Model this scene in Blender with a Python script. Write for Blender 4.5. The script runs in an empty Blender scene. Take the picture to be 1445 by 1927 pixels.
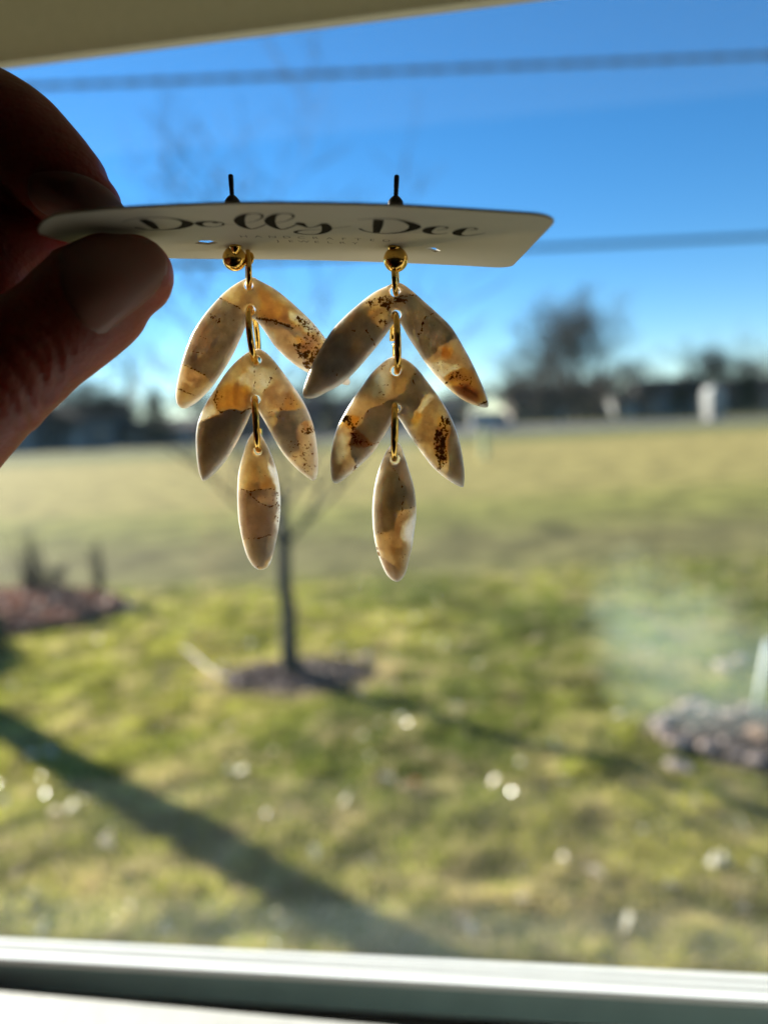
import bpy, bmesh, math, random
import numpy as np
from mathutils import Vector, Matrix, geometry
from mathutils.bvhtree import BVHTree
from mathutils import noise as mnoise

random.seed(4); rng = np.random.default_rng(4)
S = bpy.context.scene
COL = S.collection

# ------------------------------------------------------------------ camera
F = 1392.0; PW, PH = 1445.0, 1927.0
CAM_H = 2.2
p_, r_ = math.radians(7.32), math.radians(2.87)
Cc = np.array([0, 0, CAM_H])
fw = np.array([0, math.cos(p_), -math.sin(p_)])
r0 = np.array([1.0, 0, 0]); u0 = np.array([0, math.sin(p_), math.cos(p_)])
RR = math.cos(r_) * r0 - math.sin(r_) * u0
UU = math.sin(r_) * r0 + math.cos(r_) * u0
cam_d = bpy.data.cameras.new('camera'); cam = bpy.data.objects.new('camera', cam_d); COL.objects.link(cam)
cam.matrix_world = Matrix(((RR[0], UU[0], -fw[0], Cc[0]), (RR[1], UU[1], -fw[1], Cc[1]), (RR[2], UU[2], -fw[2], Cc[2]), (0, 0, 0, 1)))
cam_d.sensor_fit = 'VERTICAL'; cam_d.sensor_height = 36.0; cam_d.sensor_width = 27.0
cam_d.lens = F / PH * 36.0
cam_d.clip_start = 0.01; cam_d.clip_end = 2000
cam_d.dof.use_dof = True; cam_d.dof.focus_distance = 0.124
cam_d.dof.aperture_fstop = cam_d.lens / 3.0
S.camera = cam

# ------------------------------------------------------------------ light
SUN_AZ = math.radians(-49)      # measured from the view axis, negative = left
SUN_EL = math.radians(23)
sdir = Vector((math.sin(SUN_AZ) * math.cos(SUN_EL), math.cos(SUN_AZ) * math.cos(SUN_EL), math.sin(SUN_EL)))
W = bpy.data.worlds.new('World'); S.world = W; W.use_nodes = True
nt = W.node_tree; nt.nodes.clear()
sky = nt.nodes.new('ShaderNodeTexSky'); sky.sky_type = 'NISHITA'; sky.sun_disc = False
sky.sun_elevation = SUN_EL; sky.sun_rotation = SUN_AZ
sky.altitude = 1200; sky.air_density = 1.0; sky.dust_density = 0.0; sky.ozone_density = 4.0
bg = nt.nodes.new('ShaderNodeBackground'); bg.inputs[1].default_value = 0.066
wo = nt.nodes.new('ShaderNodeOutputWorld')
hs = nt.nodes.new('ShaderNodeHueSaturation'); hs.inputs['Saturation'].default_value = 1.24; hs.inputs['Value'].default_value = 1.0
nt.links.new(sky.outputs[0], hs.inputs['Color']); nt.links.new(hs.outputs[0], bg.inputs[0]); nt.links.new(bg.outputs[0], wo.inputs[0])
sd = bpy.data.lights.new('sun', 'SUN'); so = bpy.data.objects.new('sun', sd); COL.objects.link(so)
sd.energy = 5.0; sd.angle = math.radians(0.55); sd.color = (1.0, 0.93, 0.82)
so.rotation_euler = sdir.to_track_quat('Z', 'Y').to_euler()
S.view_settings.view_transform = 'Standard'; S.view_settings.look = 'None'
S.view_settings.exposure = 1.55; S.view_settings.gamma = 1.0
S.cycles.use_denoising = True
S.cycles.max_bounces = 10; S.cycles.transparent_max_bounces = 16
S.cycles.sample_clamp_indirect = 6.0

# ------------------------------------------------------------------ maths helpers
def ray(x, y): return fw + RR * (x - PW / 2) / F + UU * (PH / 2 - y) / F
def P(x, y, mm): return Cc + ray(x, y) * (mm / 1000.0)
def PM(x, y, m): return Cc + ray(x, y) * m
def G(x, y, z=0.0):
    d = ray(x, y); return Cc + d * ((z - CAM_H) / d[2])
def proj(q):
    d = np.asarray(q) - Cc; w = d @ fw
    return PW / 2 + F * (d @ RR) / w, PH / 2 - F * (d @ UU) / w

def tag(o, label=None, cat=None, group=None, kind=None):
    if label: o['label'] = label
    if cat: o['category'] = cat
    if group: o['group'] = group
    if kind: o['kind'] = kind
    return o
def empty(name, loc, label=None, cat=None, group=None):
    o = bpy.data.objects.new(name, None); COL.objects.link(o); o.location = loc
    o.empty_display_size = 0.01
    return tag(o, label, cat, group)
def mesh(name, V, Fc, mat=None, parent=None, smooth=False, keep=True):
    """V in world coordinates; a parented mesh keeps its world place"""
    me = bpy.data.meshes.new(name)
    V = np.asarray(V, float).reshape(-1, 3)
    o = bpy.data.objects.new(name, me); COL.objects.link(o)
    org = V.mean(0) if len(V) else np.zeros(3)
    me.from_pydata((V - org).tolist(), [], [tuple(f) for f in Fc]); me.update()
    o.location = org
    if mat: me.materials.append(mat)
    if smooth: me.polygons.foreach_set('use_smooth', [True] * len(me.polygons))
    if parent:
        o.parent = parent
        acc = np.zeros(3); q = parent
        while q: acc += np.array(q.location); q = q.parent
        o.location = org - acc
    return o
def trimesh(name, V, T, mat=None, parent=None, cols=None, smooth=False):
    """fast numpy triangle mesh"""
    V = np.asarray(V, np.float32); T = np.asarray(T, np.int32)
    me = bpy.data.meshes.new(name); me.vertices.add(len(V)); me.loops.add(T.size); me.polygons.add(len(T))
    me.vertices.foreach_set('co', V.ravel()); me.loops.foreach_set('vertex_index', T.ravel())
    me.polygons.foreach_set('loop_start', np.arange(0, T.size, 3)); me.polygons.foreach_set('loop_total', np.full(len(T), 3))
    if smooth: me.polygons.foreach_set('use_smooth', np.ones(len(T), bool))
    me.update(calc_edges=True)
    if cols is not None:
        a = me.color_attributes.new('tint', 'FLOAT_COLOR', 'POINT'); a.data.foreach_set('color', np.asarray(cols, np.float32).ravel())
    if mat: me.materials.append(mat)
    o = bpy.data.objects.new(name, me); COL.objects.link(o)
    if parent: o.parent = parent
    return o
def box(V, Fc, a, b):
    """append an axis box a..b"""
    n = len(V)
    for z in (a[2], b[2]):
        V += [(a[0], a[1], z), (b[0], a[1], z), (b[0], b[1], z), (a[0], b[1], z)]
    Fc += [(n, n+3, n+2, n+1), (n+4, n+5, n+6, n+7), (n, n+1, n+5, n+4), (n+1, n+2, n+6, n+5), (n+2, n+3, n+7, n+6), (n+3, n, n+4, n+7)]
def tube(V, Fc, pts, rad, sides=8, cap=True):
    pts = [np.asarray(q, float) for q in pts]; n0 = len(V)
    ref = None
    for i, q in enumerate(pts):
        t = pts[min(i + 1, len(pts) - 1)] - pts[max(i - 1, 0)]; t /= (np.linalg.norm(t) + 1e-12)
        if ref is None:
            a = np.array([0, 0, 1.0]) if abs(t[2]) < 0.9 else np.array([1.0, 0, 0])
            ref = np.cross(t, a)
        ref = ref - t * (ref @ t); ref /= np.linalg.norm(ref); b = np.cross(t, ref)
        r = rad[i] if hasattr(rad, '__len__') else rad
        for k in range(sides):
            an = 2 * math.pi * k / sides
            V.append(tuple(q + r * (math.cos(an) * ref + math.sin(an) * b)))
    for i in range(len(pts) - 1):
        for k in range(sides):
            a = n0 + i * sides + k; b2 = n0 + i * sides + (k + 1) % sides
            Fc.append((a, b2, b2 + sides, a + sides))
    if cap:
        Fc.append(tuple(n0 + k for k in range(sides))[::-1]); m = n0 + (len(pts) - 1) * sides
        Fc.append(tuple(m + k for k in range(sides)))
def catmull(pts, per=6, closed=False):
    P_ = [np.asarray(q, float) for q in pts]; n = len(P_); out = []
    rngi = range(n if closed else n - 1)
    for i in rngi:
        if closed: a, b, c, d = P_[(i-1) % n], P_[i], P_[(i+1) % n], P_[(i+2) % n]
        else: a, b, c, d = P_[max(i-1, 0)], P_[i], P_[i+1], P_[min(i+2, n-1)]
        for k in range(per):
            t = k / per
            out.append(0.5 * ((2*b) + (c-a)*t + (2*a-5*b+4*c-d)*t*t + (3*b-a-3*c+d)*t**3))
    if not closed: out.append(P_[-1])
    return out
def inpoly(X, Y, poly):
    ins = np.zeros(X.shape, bool); n = len(poly); j = n - 1
    for i in range(n):
        xi, yi = poly[i][0], poly[i][1]; xj, yj = poly[j][0], poly[j][1]
        c = ((yi > Y) != (yj > Y)) & (X < (xj - xi) * (Y - yi) / (yj - yi + 1e-12) + xi)
        ins ^= c; j = i
    return ins
def segdist(X, Y, poly, closed=True):
    D = np.full(X.shape, 1e9); n = len(poly)
    for i in range(n if closed else n - 1):
        ax, ay = poly[i][0], poly[i][1]; bx, by = poly[(i+1) % n][0], poly[(i+1) % n][1]
        dx, dy = bx-ax, by-ay; L = dx*dx+dy*dy+1e-18
        t = np.clip(((X-ax)*dx+(Y-ay)*dy)/L, 0, 1)
        D = np.minimum(D, np.hypot(X-ax-t*dx, Y-ay-t*dy))
    return D

def vnoise(x, y, s, seed):
    x = x*s + seed*17.3; y = y*s - seed*9.1
    xi = np.floor(x).astype(int); yi = np.floor(y).astype(int); fx = x-xi; fy = y-yi
    fx = fx*fx*(3-2*fx); fy = fy*fy*(3-2*fy)
    def h(a, b): 
        v = np.sin(a*127.1+b*311.7+seed*74.7)*43758.5453; return v-np.floor(v)
    return (h(xi, yi)*(1-fx)+h(xi+1, yi)*fx)*(1-fy) + (h(xi, yi+1)*(1-fx)+h(xi+1, yi+1)*fx)*fy

# ------------------------------------------------------------------ materials
def newmat(name):
    m = bpy.data.materials.new(name); m.use_nodes = True; nt = m.node_tree
    b = nt.nodes['Principled BSDF']; return m, nt, b
def N(nt, t, **kw):
    n = nt.nodes.new(t)
    for k, v in kw.items():
        if k.startswith('i_'): n.inputs[k[2:].replace('_', ' ')].default_value = v
        else: setattr(n, k, v)
    return n
def plain(name, col, rough=0.6, metal=0.0, var=0.15, scale=8.0, bump=0.0, spec=0.5):
    m, nt, b = newmat(name)
    tc = N(nt, 'ShaderNodeTexCoord'); no = N(nt, 'ShaderNodeTexNoise'); no.inputs['Scale'].default_value = scale; no.inputs['Detail'].default_value = 6
    nt.links.new(tc.outputs['Object'], no.inputs['Vector'])
    r = N(nt, 'ShaderNodeValToRGB'); r.color_ramp.elements[0].position = 0.3; r.color_ramp.elements[1].position = 0.7
    r.color_ramp.elements[0].color = (*[c*(1-var) for c in col], 1); r.color_ramp.elements[1].color = (*[min(1, c*(1+var)) for c in col], 1)
    nt.links.new(no.outputs['Fac'], r.inputs[0]); nt.links.new(r.outputs[0], b.inputs['Base Color'])
    b.inputs['Roughness'].default_value = rough; b.inputs['Metallic'].default_value = metal
    b.inputs['Specular IOR Level'].default_value = spec
    if bump:
        bu = N(nt, 'ShaderNodeBump'); bu.inputs['Strength'].default_value = bump; bu.inputs['Distance'].default_value = 0.3/scale
        nt.links.new(no.outputs['Fac'], bu.inputs['Height']); nt.links.new(bu.outputs[0], b.inputs['Normal'])
    return m
M = {}
M['bark'] = plain('bark', (0.05, 0.046, 0.04), 0.8, var=0.35, scale=18, bump=0.6)
M['farbark'] = plain('far_bark', (0.075, 0.065, 0.058), 0.9, var=0.3, scale=2)
M['white'] = plain('white_vinyl', (0.84, 0.86, 0.84), 0.35, var=0.03, scale=40, bump=0.05)
M['sill'] = plain('painted_sill', (0.62, 0.62, 0.58), 0.4, var=0.05, scale=60, bump=0.15)
M['palepaint'] = plain('pale_grey_paint', (0.27, 0.27, 0.262), 0.5, var=.05, scale=4)
M['face_shade'] = plain('teal_face_shade', (0.21, 0.33, 0.32), 0.4, var=.08, scale=50)  # teal colour stands for shade on the rail's inner face
M['seal'] = plain('rubber_seal', (0.012, 0.014, 0.014), 0.6, scale=60)
M['shade'] = plain('shade_fabric', (0.62, 0.60, 0.50), 0.85, var=0.04, scale=300, bump=0.2)
_sh = M['shade'].node_tree; _t = N(_sh, 'ShaderNodeBsdfTranslucent'); _t.inputs[0].default_value = (.60, .57, .40, 1); _m = N(_sh, 'ShaderNodeMixShader'); _m.inputs[0].default_value = .30
_sh.links.new(_sh.nodes['Principled BSDF'].outputs[0], _m.inputs[1]); _sh.links.new(_t.outputs[0], _m.inputs[2]); _sh.links.new(_m.outputs[0], _sh.nodes['Material Output'].inputs[0])
M['wall'] = plain('wall_paint', (0.42, 0.36, 0.30), 0.8, var=0.04, scale=30, bump=0.05)
M['floor'] = plain('floor_wood', (0.16, 0.09, 0.05), 0.5, var=0.3, scale=5)
M['siding'] = plain('house_siding', (0.22, 0.21, 0.2), 0.8, var=0.06, scale=2)
M['siding2'] = plain('house_siding_tan', (0.19, 0.16, 0.13), 0.8, var=0.06, scale=2)
M['roof'] = plain('roof_shingle', (0.05, 0.05, 0.055), 0.9, var=0.3, scale=3)
M['pane'] = plain('dark_glass', (0.02, 0.025, 0.03), 0.08)
M['whitepaint'] = plain('white_paint', (0.42, 0.42, 0.40), 0.4, var=0.04, scale=4)
M['tyre'] = plain('tyre', (0.02, 0.02, 0.02), 0.8)
M['asphalt'] = plain('asphalt', (0.09, 0.09, 0.088), 0.85, var=0.2, scale=3)
M['mulch'] = plain('mulch', (0.15, 0.10, 0.085), 0.9, var=0.5, scale=30, bump=0.8)
M['soil'] = plain('soil', (0.045, 0.032, 0.026), 0.95, var=0.4, scale=25, bump=0.8)
M['stone'] = plain('stone', (0.38, 0.29, 0.235), 0.45, var=0.35, scale=14, bump=0.5)
M['stalk'] = plain('dead_stalk', (0.10, 0.085, 0.06), 0.8, var=0.3, scale=30)
M['redstalk'] = plain('russet_groundcover', (0.20, 0.13, 0.09), 0.8, var=0.4, scale=14)
M['cable'] = plain('cable', (0.03, 0.035, 0.04), 0.6, scale=20)
M['post'] = plain('marker_paint', (0.55, 0.56, 0.30), 0.5, scale=20)
M['stake'] = plain('stake_plastic', (0.7, 0.72, 0.66), 0.4, scale=20)
M['ink'] = plain('brown_ink', (0.012, 0.009, 0.006), 0.8, var=0.1, scale=600, spec=.08)
M['inkgrey'] = plain('grey_ink', (0.10, 0.09, 0.08), 0.8, var=0.1, scale=600, spec=.08)
M['back'] = plain('dull_steel', (0.10, 0.10, 0.10), 0.35, metal=0.8, scale=600)

def tint_mat(name, rough=0.7, trans=0.35, spec=0.4):
    m, nt, b = newmat(name)
    a = N(nt, 'ShaderNodeAttribute', attribute_name='tint')
    nt.links.new(a.outputs['Color'], b.inputs['Base Color']); b.inputs['Roughness'].default_value = rough
    b.inputs['Specular IOR Level'].default_value = spec
    t = N(nt, 'ShaderNodeBsdfTranslucent'); mx = N(nt, 'ShaderNodeMixShader'); mx.inputs[0].default_value = trans
    nt.links.new(a.outputs['Color'], t.inputs[0]); nt.links.new(b.outputs[0], mx.inputs[1]); nt.links.new(t.outputs[0], mx.inputs[2])
    nt.links.new(mx.outputs[0], nt.nodes['Material Output'].inputs[0])
    return m
M['grass'] = tint_mat('grass_blade', 0.45, 0.6)
M['chip'] = tint_mat('bark_chip', 0.6, 0.1, .3)
M['needle'] = tint_mat('needle', 0.7, 0.15)
M['twig'] = tint_mat('twig', 0.6, 0.0)
M['leaf'] = tint_mat('dry_leaf', 0.36, 0.5, .7)

# gold
m, nt, b = newmat('gold'); M['gold'] = m
b.inputs['Base Color'].default_value = (0.84, 0.52, 0.12, 1); b.inputs['Metallic'].default_value = 1; b.inputs['Roughness'].default_value = 0.11
tc = N(nt, 'ShaderNodeTexCoord'); no = N(nt, 'ShaderNodeTexNoise'); no.inputs['Scale'].default_value = 900; no.inputs['Detail'].default_value = 5
mr = N(nt, 'ShaderNodeMapRange'); mr.inputs['To Min'].default_value = 0.06; mr.inputs['To Max'].default_value = 0.2
bu = N(nt, 'ShaderNodeBump'); bu.inputs['Strength'].default_value = 0.25; bu.inputs['Distance'].default_value = 0.00012
nt.links.new(tc.outputs['Object'], no.inputs['Vector']); nt.links.new(no.outputs['Fac'], mr.inputs['Value']); nt.links.new(mr.outputs[0], b.inputs['Roughness'])
nt.links.new(no.outputs['Fac'], bu.inputs['Height']); nt.links.new(bu.outputs[0], b.inputs['Normal'])

# card stock: thin, lets some sun through from its lit back
m, nt, b = newmat('card_stock'); M['card'] = m
b.inputs['Base Color'].default_value = (0.50, 0.465, 0.38, 1); b.inputs['Roughness'].default_value = 0.5
tc = N(nt, 'ShaderNodeTexCoord'); no = N(nt, 'ShaderNodeTexNoise'); no.inputs['Scale'].default_value = 1500; no.inputs['Detail'].default_value = 8
bu = N(nt, 'ShaderNodeBump'); bu.inputs['Strength'].default_value = 0.25; bu.inputs['Distance'].default_value = 0.0001
nt.links.new(tc.outputs['Object'], no.inputs['Vector']); nt.links.new(no.outputs['Fac'], bu.inputs['Height']); nt.links.new(bu.outputs[0], b.inputs['Normal'])
t = N(nt, 'ShaderNodeBsdfTranslucent'); t.inputs[0].default_value = (0.80, 0.70, 0.52, 1)
mx = N(nt, 'ShaderNodeMixShader'); mx.inputs[0].default_value = 0.20
nt.links.new(b.outputs[0], mx.inputs[1]); nt.links.new(t.outputs[0], mx.inputs[2]); nt.links.new(mx.outputs[0], nt.nodes['Material Output'].inputs[0])

# marbled translucent clay. colour attribute = marbling, its alpha = how far light travels; 'fleck' = foil density
m, nt, b = newmat('marbled_clay'); M['clay'] = m
a = N(nt, 'ShaderNodeAttribute', attribute_name='clay'); fk = N(nt, 'ShaderNodeAttribute', attribute_name='fleck')
tc = N(nt, 'ShaderNodeTexCoord')
n1 = N(nt, 'ShaderNodeTexNoise'); n1.inputs['Scale'].default_value = 2600; n1.inputs['Detail'].default_value = 3; n1.inputs['Roughness'].default_value = 0.6
n2 = N(nt, 'ShaderNodeTexNoise'); n2.inputs['Scale'].default_value = 420; n2.inputs['Detail'].default_value = 8; n2.inputs['Roughness'].default_value = 0.65
for n_ in (n1, n2): nt.links.new(tc.outputs['Object'], n_.inputs['Vector'])
# flecks where noise > 1 - density
sub = N(nt, 'ShaderNodeMath', operation='MULTIPLY_ADD'); sub.inputs[1].default_value = 0.34
nt.links.new(fk.outputs['Fac'], sub.inputs[0]); nt.links.new(n1.outputs['Fac'], sub.inputs[2])
mrf = N(nt, 'ShaderNodeMapRange'); mrf.inputs['From Min'].default_value = 0.76; mrf.inputs['From Max'].default_value = 0.80
nt.links.new(sub.outputs[0], mrf.inputs['Value'])
# soft cloudiness of the clay
cl = N(nt, 'ShaderNodeMapRange'); cl.inputs['From Min'].default_value = 0.3; cl.inputs['From Max'].default_value = 0.7; cl.inputs['To Min'].default_value = 0.80; cl.inputs['To Max'].default_value = 1.16
nt.links.new(n2.outputs['Fac'], cl.inputs['Value'])
vm = N(nt, 'ShaderNodeVectorMath', operation='SCALE'); nt.links.new(a.outputs['Color'], vm.inputs[0]); nt.links.new(cl.outputs[0], vm.inputs['Scale'])
mc = N(nt, 'ShaderNodeMix', data_type='RGBA'); nt.links.new(mrf.outputs[0], mc.inputs['Factor']); nt.links.new(vm.outputs[0], mc.inputs[6]); mc.inputs[7].default_value = (0.26, 0.11, 0.02, 1)
nt.links.new(mc.outputs[2], b.inputs['Base Color'])
b.inputs['Roughness'].default_value = 0.26; b.inputs['Subsurface Weight'].default_value = 1.0
b.inputs['Subsurface Radius'].default_value = (1.0, 0.885, 0.74)
ss = N(nt, 'ShaderNodeMath', operation='MULTIPLY'); ss.inputs[1].default_value = 0.008
inv = N(nt, 'ShaderNodeMath', operation='MULTIPLY_ADD'); inv.inputs[1].default_value = -0.85; inv.inputs[2].default_value = 1.0
nt.links.new(mrf.outputs[0], inv.inputs[0]); m2 = N(nt, 'ShaderNodeMath', operation='MULTIPLY')
nt.links.new(a.outputs['Alpha'], m2.inputs[0]); nt.links.new(inv.outputs[0], m2.inputs[1]); nt.links.new(m2.outputs[0], ss.inputs[0])
nt.links.new(ss.outputs[0], b.inputs['Subsurface Scale'])
bu = N(nt, 'ShaderNodeBump'); bu.inputs['Strength'].default_value = 0.25; bu.inputs['Distance'].default_value = 0.00025
nt.links.new(n2.outputs['Fac'], bu.inputs['Height']); nt.links.new(bu.outputs[0], b.inputs['Normal'])

# skin / nail
m, nt, b = newmat('skin'); M['skin'] = m
tc = N(nt, 'ShaderNodeTexCoord'); no = N(nt, 'ShaderNodeTexNoise'); no.inputs['Scale'].default_value = 70; no.inputs['Detail'].default_value = 6
vo = N(nt, 'ShaderNodeTexVoronoi'); vo.inputs['Scale'].default_value = 1100
n3 = N(nt, 'ShaderNodeTexNoise'); n3.inputs['Scale'].default_value = 260; n3.inputs['Detail'].default_value = 8
for n_ in (no, vo, n3): nt.links.new(tc.outputs['Object'], n_.inputs['Vector'])
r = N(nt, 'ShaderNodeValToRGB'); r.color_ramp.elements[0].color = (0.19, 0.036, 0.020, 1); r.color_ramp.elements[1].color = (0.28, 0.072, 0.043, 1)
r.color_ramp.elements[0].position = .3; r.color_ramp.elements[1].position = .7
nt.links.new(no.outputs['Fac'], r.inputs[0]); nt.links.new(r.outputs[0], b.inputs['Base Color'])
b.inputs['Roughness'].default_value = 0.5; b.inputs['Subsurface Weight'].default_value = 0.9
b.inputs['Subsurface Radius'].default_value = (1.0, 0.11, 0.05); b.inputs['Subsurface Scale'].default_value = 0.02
ad = N(nt, 'ShaderNodeMath', operation='MULTIPLY_ADD'); ad.inputs[1].default_value = 0.35
nt.links.new(vo.outputs['Distance'], ad.inputs[0]); nt.links.new(n3.outputs['Fac'], ad.inputs[2])
bu = N(nt, 'ShaderNodeBump'); bu.inputs['Strength'].default_value = 0.45; bu.inputs['Distance'].default_value = 0.0005
nt.links.new(ad.outputs[0], bu.inputs['Height']); nt.links.new(bu.outputs[0], b.inputs['Normal'])
m, nt, b = newmat('nail'); M['nail'] = m
b.inputs['Base Color'].default_value = (0.25, 0.11, 0.08, 1); b.inputs['Roughness'].default_value = 0.38
b.inputs['Subsurface Weight'].default_value = 0.8; b.inputs['Subsurface Scale'].default_value = 0.002; b.inputs['Subsurface Radius'].default_value = (1, .3, .2)
tc = N(nt, 'ShaderNodeTexCoord'); no = N(nt, 'ShaderNodeTexNoise'); no.inputs['Scale'].default_value = 300; no.inputs['Detail'].default_value = 4
bu = N(nt, 'ShaderNodeBump'); bu.inputs['Strength'].default_value = 0.12; bu.inputs['Distance'].default_value = 0.0003
nt.links.new(tc.outputs['Object'], no.inputs['Vector']); nt.links.new(no.outputs['Fac'], bu.inputs['Height']); nt.links.new(bu.outputs[0], b.inputs['Normal'])

# ================================================================== THE ROOM AND WINDOW
WA = math.radians(8.4)
wx = np.array([math.cos(WA), -math.sin(WA), 0]); wn = np.array([math.sin(WA), math.cos(WA), 0])
def Wp(a, n, z): return tuple(wx * a + wn * n + np.array([0, 0, z]))
def wbox(V, Fc, a, b):
    n = len(V)
    for z in (a[2], b[2]):
        V += [Wp(a[0], a[1], z), Wp(b[0], a[1], z), Wp(b[0], b[1], z), Wp(a[0], b[1], z)]
    Fc += [(n, n+3, n+2, n+1), (n+4, n+5, n+6, n+7), (n, n+1, n+5, n+4), (n+1, n+2, n+6, n+5), (n+2, n+3, n+7, n+6), (n+3, n, n+4, n+7)]
RZ0, RZ1 = 0.75, 3.15
ZB = CAM_H - 0.36
def wallobj(name, boxes, mat):
    V, Fc = [], []
    for a, b in boxes: wbox(V, Fc, a, b)
    o = mesh(name, V, Fc, mat); tag(o, kind='structure'); return o
wallobj('wall', [((-2.0, .262, RZ0), (2.0, .40, ZB)), ((-2.0, .262, CAM_H+.75), (2.0, .40, RZ1)),
                 ((-2.0, .262, ZB), (-1.0, .40, CAM_H+.75)), ((1.0, .262, ZB), (2.0, .40, CAM_H+.75))], M['wall'])
wallobj('wall', [((-2.1, -3.0, RZ0), (-2.0, .40, RZ1))], M['wall'])
wallobj('wall', [((2.0, -3.0, RZ0), (2.1, .40, RZ1))], M['wall'])
wallobj('wall', [((-2.1, -3.1, RZ0), (2.1, -3.0, RZ1))], M['wall'])
wallobj('floor', [((-2.1, -3.1, RZ0-.1), (2.1, .40, RZ0-.002))], M['floor'])
wallobj('ceiling', [((-2.1, -3.1, RZ1+.002), (2.1, .40, RZ1+.1))], M['whitepaint'])

win = empty('window', Wp(0, .25, CAM_H-.22), 'white vinyl window with ribbed bottom rail and clear pane with painted reflection haze', 'window')
def hitz(x, y, z): return G(x, y, CAM_H + z)
def ext(x0, y0, x1, y1, z, L=1.0):
    """world line through two pixels at height z, lengthened to +-L along the wall"""
    a, b = hitz(x0, y0, z), hitz(x1, y1, z); d = (b - a) / np.linalg.norm(b - a)
    mid = (a + b) / 2
    return mid - d * L, mid + d * L
prof = [(1765,1835,-.2000),(1774,1846,-.2000),(1775,1847.5,-.2010),(1778,1852,-.2010),(1779,1853,-.2000),(1785,1862,-.2000),
        (1786,1863.5,-.2010),(1789,1868,-.2010),(1789.5,1869,-.2006),(1799,1879,-.1992),(1802,1883,-.1990),(1806,1888,-.1996),(1808,1890,-.2012)]
Ls, Rs = [], []
for yl, yr, z in prof:
    a, b_ = ext(0, yl, 1445, yr, z); Ls.append(a); Rs.append(b_)
fa, fb = Ls[-1].copy(), Rs[-1].copy()
for dz in (-.2075, -.2080, -.2122):        # inner face with a small reveal
    off = wn * (0.0 if dz == -.2075 else -.0009)
    a, b_ = fa + off, fb + off; a = a.copy(); b_ = b_.copy(); a[2] = b_[2] = CAM_H + dz; Ls.append(a); Rs.append(b_)
for dn, dz in ((.012, -.2122), (.012, -.37)):
    a = fa + wn*dn; b_ = fb + wn*dn; a = a.copy(); b_ = b_.copy(); a[2] = b_[2] = CAM_H + dz; Ls.append(a); Rs.append(b_)
for dn in (0.0,):
    a, b_ = Ls[0].copy(), Rs[0].copy(); a[2] = b_[2] = CAM_H - .37; Ls.append(a); Rs.append(b_)
V = [tuple(q) for q in Ls] + [tuple(q) for q in Rs]; n = len(Ls)
Fc = [(i, (i+1) % n, n + (i+1) % n, n + i) for i in range(n)] + [tuple(range(n))[::-1], tuple(range(n, 2*n))]
mesh('bottom_rail', V, Fc, M['white'], win)
gs = []
for dz, dn in ((-.2023, -.0004), (-.2118, -.0013), (-.2118, .004), (-.2023, .004)):
    u_, v_ = fa + wn*dn, fb + wn*dn; u_ = u_.copy(); v_ = v_.copy(); u_[2] = v_[2] = CAM_H + dz; gs.append((u_, v_))
mesh('face_shade_strip', [tuple(q[0]) for q in gs] + [tuple(q[1]) for q in gs], [(0,1,5,4),(1,2,6,5),(2,3,7,6),(3,0,4,7),(3,2,1,0),(4,5,6,7)], M['face_shade'], win)  # added strip, paints the shaded tone of the rail's inner face
# rubber seal lying in the gap between rail and stool
V, Fc = [], []
a, b_ = fa - wn*.0025, fb - wn*.0025; a = a.copy(); b_ = b_.copy(); a[2] = b_[2] = CAM_H - .2148
tube(V, Fc, [a, b_], .0022, 8); mesh('seal', V, Fc, M['seal'], win)
# interior stool board, sunlit
a0, a1 = ext(0, 1863, 700, 1926, -.2050)
b0, b1 = a0 - wn*.11, a1 - wn*.11
rows = []
for q0, q1, dz in ((a0, a1, -.2075), (a0, a1, -.2056), (a0 - wn*.0012, a1 - wn*.0012, -.2050), (b0, b1, -.2050), (b0, b1, -.238), (a0, a1, -.238)):
    u_, v_ = q0.copy(), q1.copy(); u_[2] = v_[2] = CAM_H + dz; rows.append((u_, v_))
V = [tuple(q[0]) for q in rows] + [tuple(q[1]) for q in rows]; n = len(rows)
Fc = [(i, (i+1) % n, n + (i+1) % n, n + i) for i in range(n)] + [tuple(range(n))[::-1], tuple(range(n, 2*n))]
mesh('sill', V, Fc, M['sill'], win)
V, Fc = [], []
wbox(V, Fc, (-1.0, .262, CAM_H-.2), (-.94, .33, CAM_H+.75)); mesh('side_frame', V, Fc, M['white'], win)
V, Fc = [], []
wbox(V, Fc, (.94, .262, CAM_H-.2), (1.0, .33, CAM_H+.75)); mesh('side_frame', V, Fc, M['white'], win)
V, Fc = [], []
wbox(V, Fc, (-.94, .262, CAM_H+.69), (.94, .33, CAM_H+.75)); mesh('top_frame', V, Fc, M['white'], win)
# pane standing in the rail
pa, pb = Ls[0] + wn*.004, Rs[0] + wn*.004
pz0, pz1 = CAM_H - .205, CAM_H + .70
V = []
for q in (pa, pb, pb + wn*.003, pa + wn*.003):
    V.append((q[0], q[1], pz0))
for q in (pa, pb, pb + wn*.003, pa + wn*.003):
    V.append((q[0], q[1], pz1))
pm = bpy.data.materials.new('window_glass'); pm.use_nodes = True; nt = pm.node_tree; nt.nodes.clear()
out = N(nt, 'ShaderNodeOutputMaterial'); tr = N(nt, 'ShaderNodeBsdfTransparent'); gl = N(nt, 'ShaderNodeBsdfGlossy'); gl.inputs['Roughness'].default_value = 0.0
tr.inputs[0].default_value = (0.97, 0.99, 0.98, 1)
ge0 = N(nt, 'ShaderNodeNewGeometry'); dt = N(nt, 'ShaderNodeVectorMath', operation='DOT_PRODUCT'); nt.links.new(ge0.outputs['Incoming'], dt.inputs[0]); nt.links.new(ge0.outputs['True Normal'], dt.inputs[1])
ab = N(nt, 'ShaderNodeMath', operation='ABSOLUTE'); nt.links.new(dt.outputs['Value'], ab.inputs[0])
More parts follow.
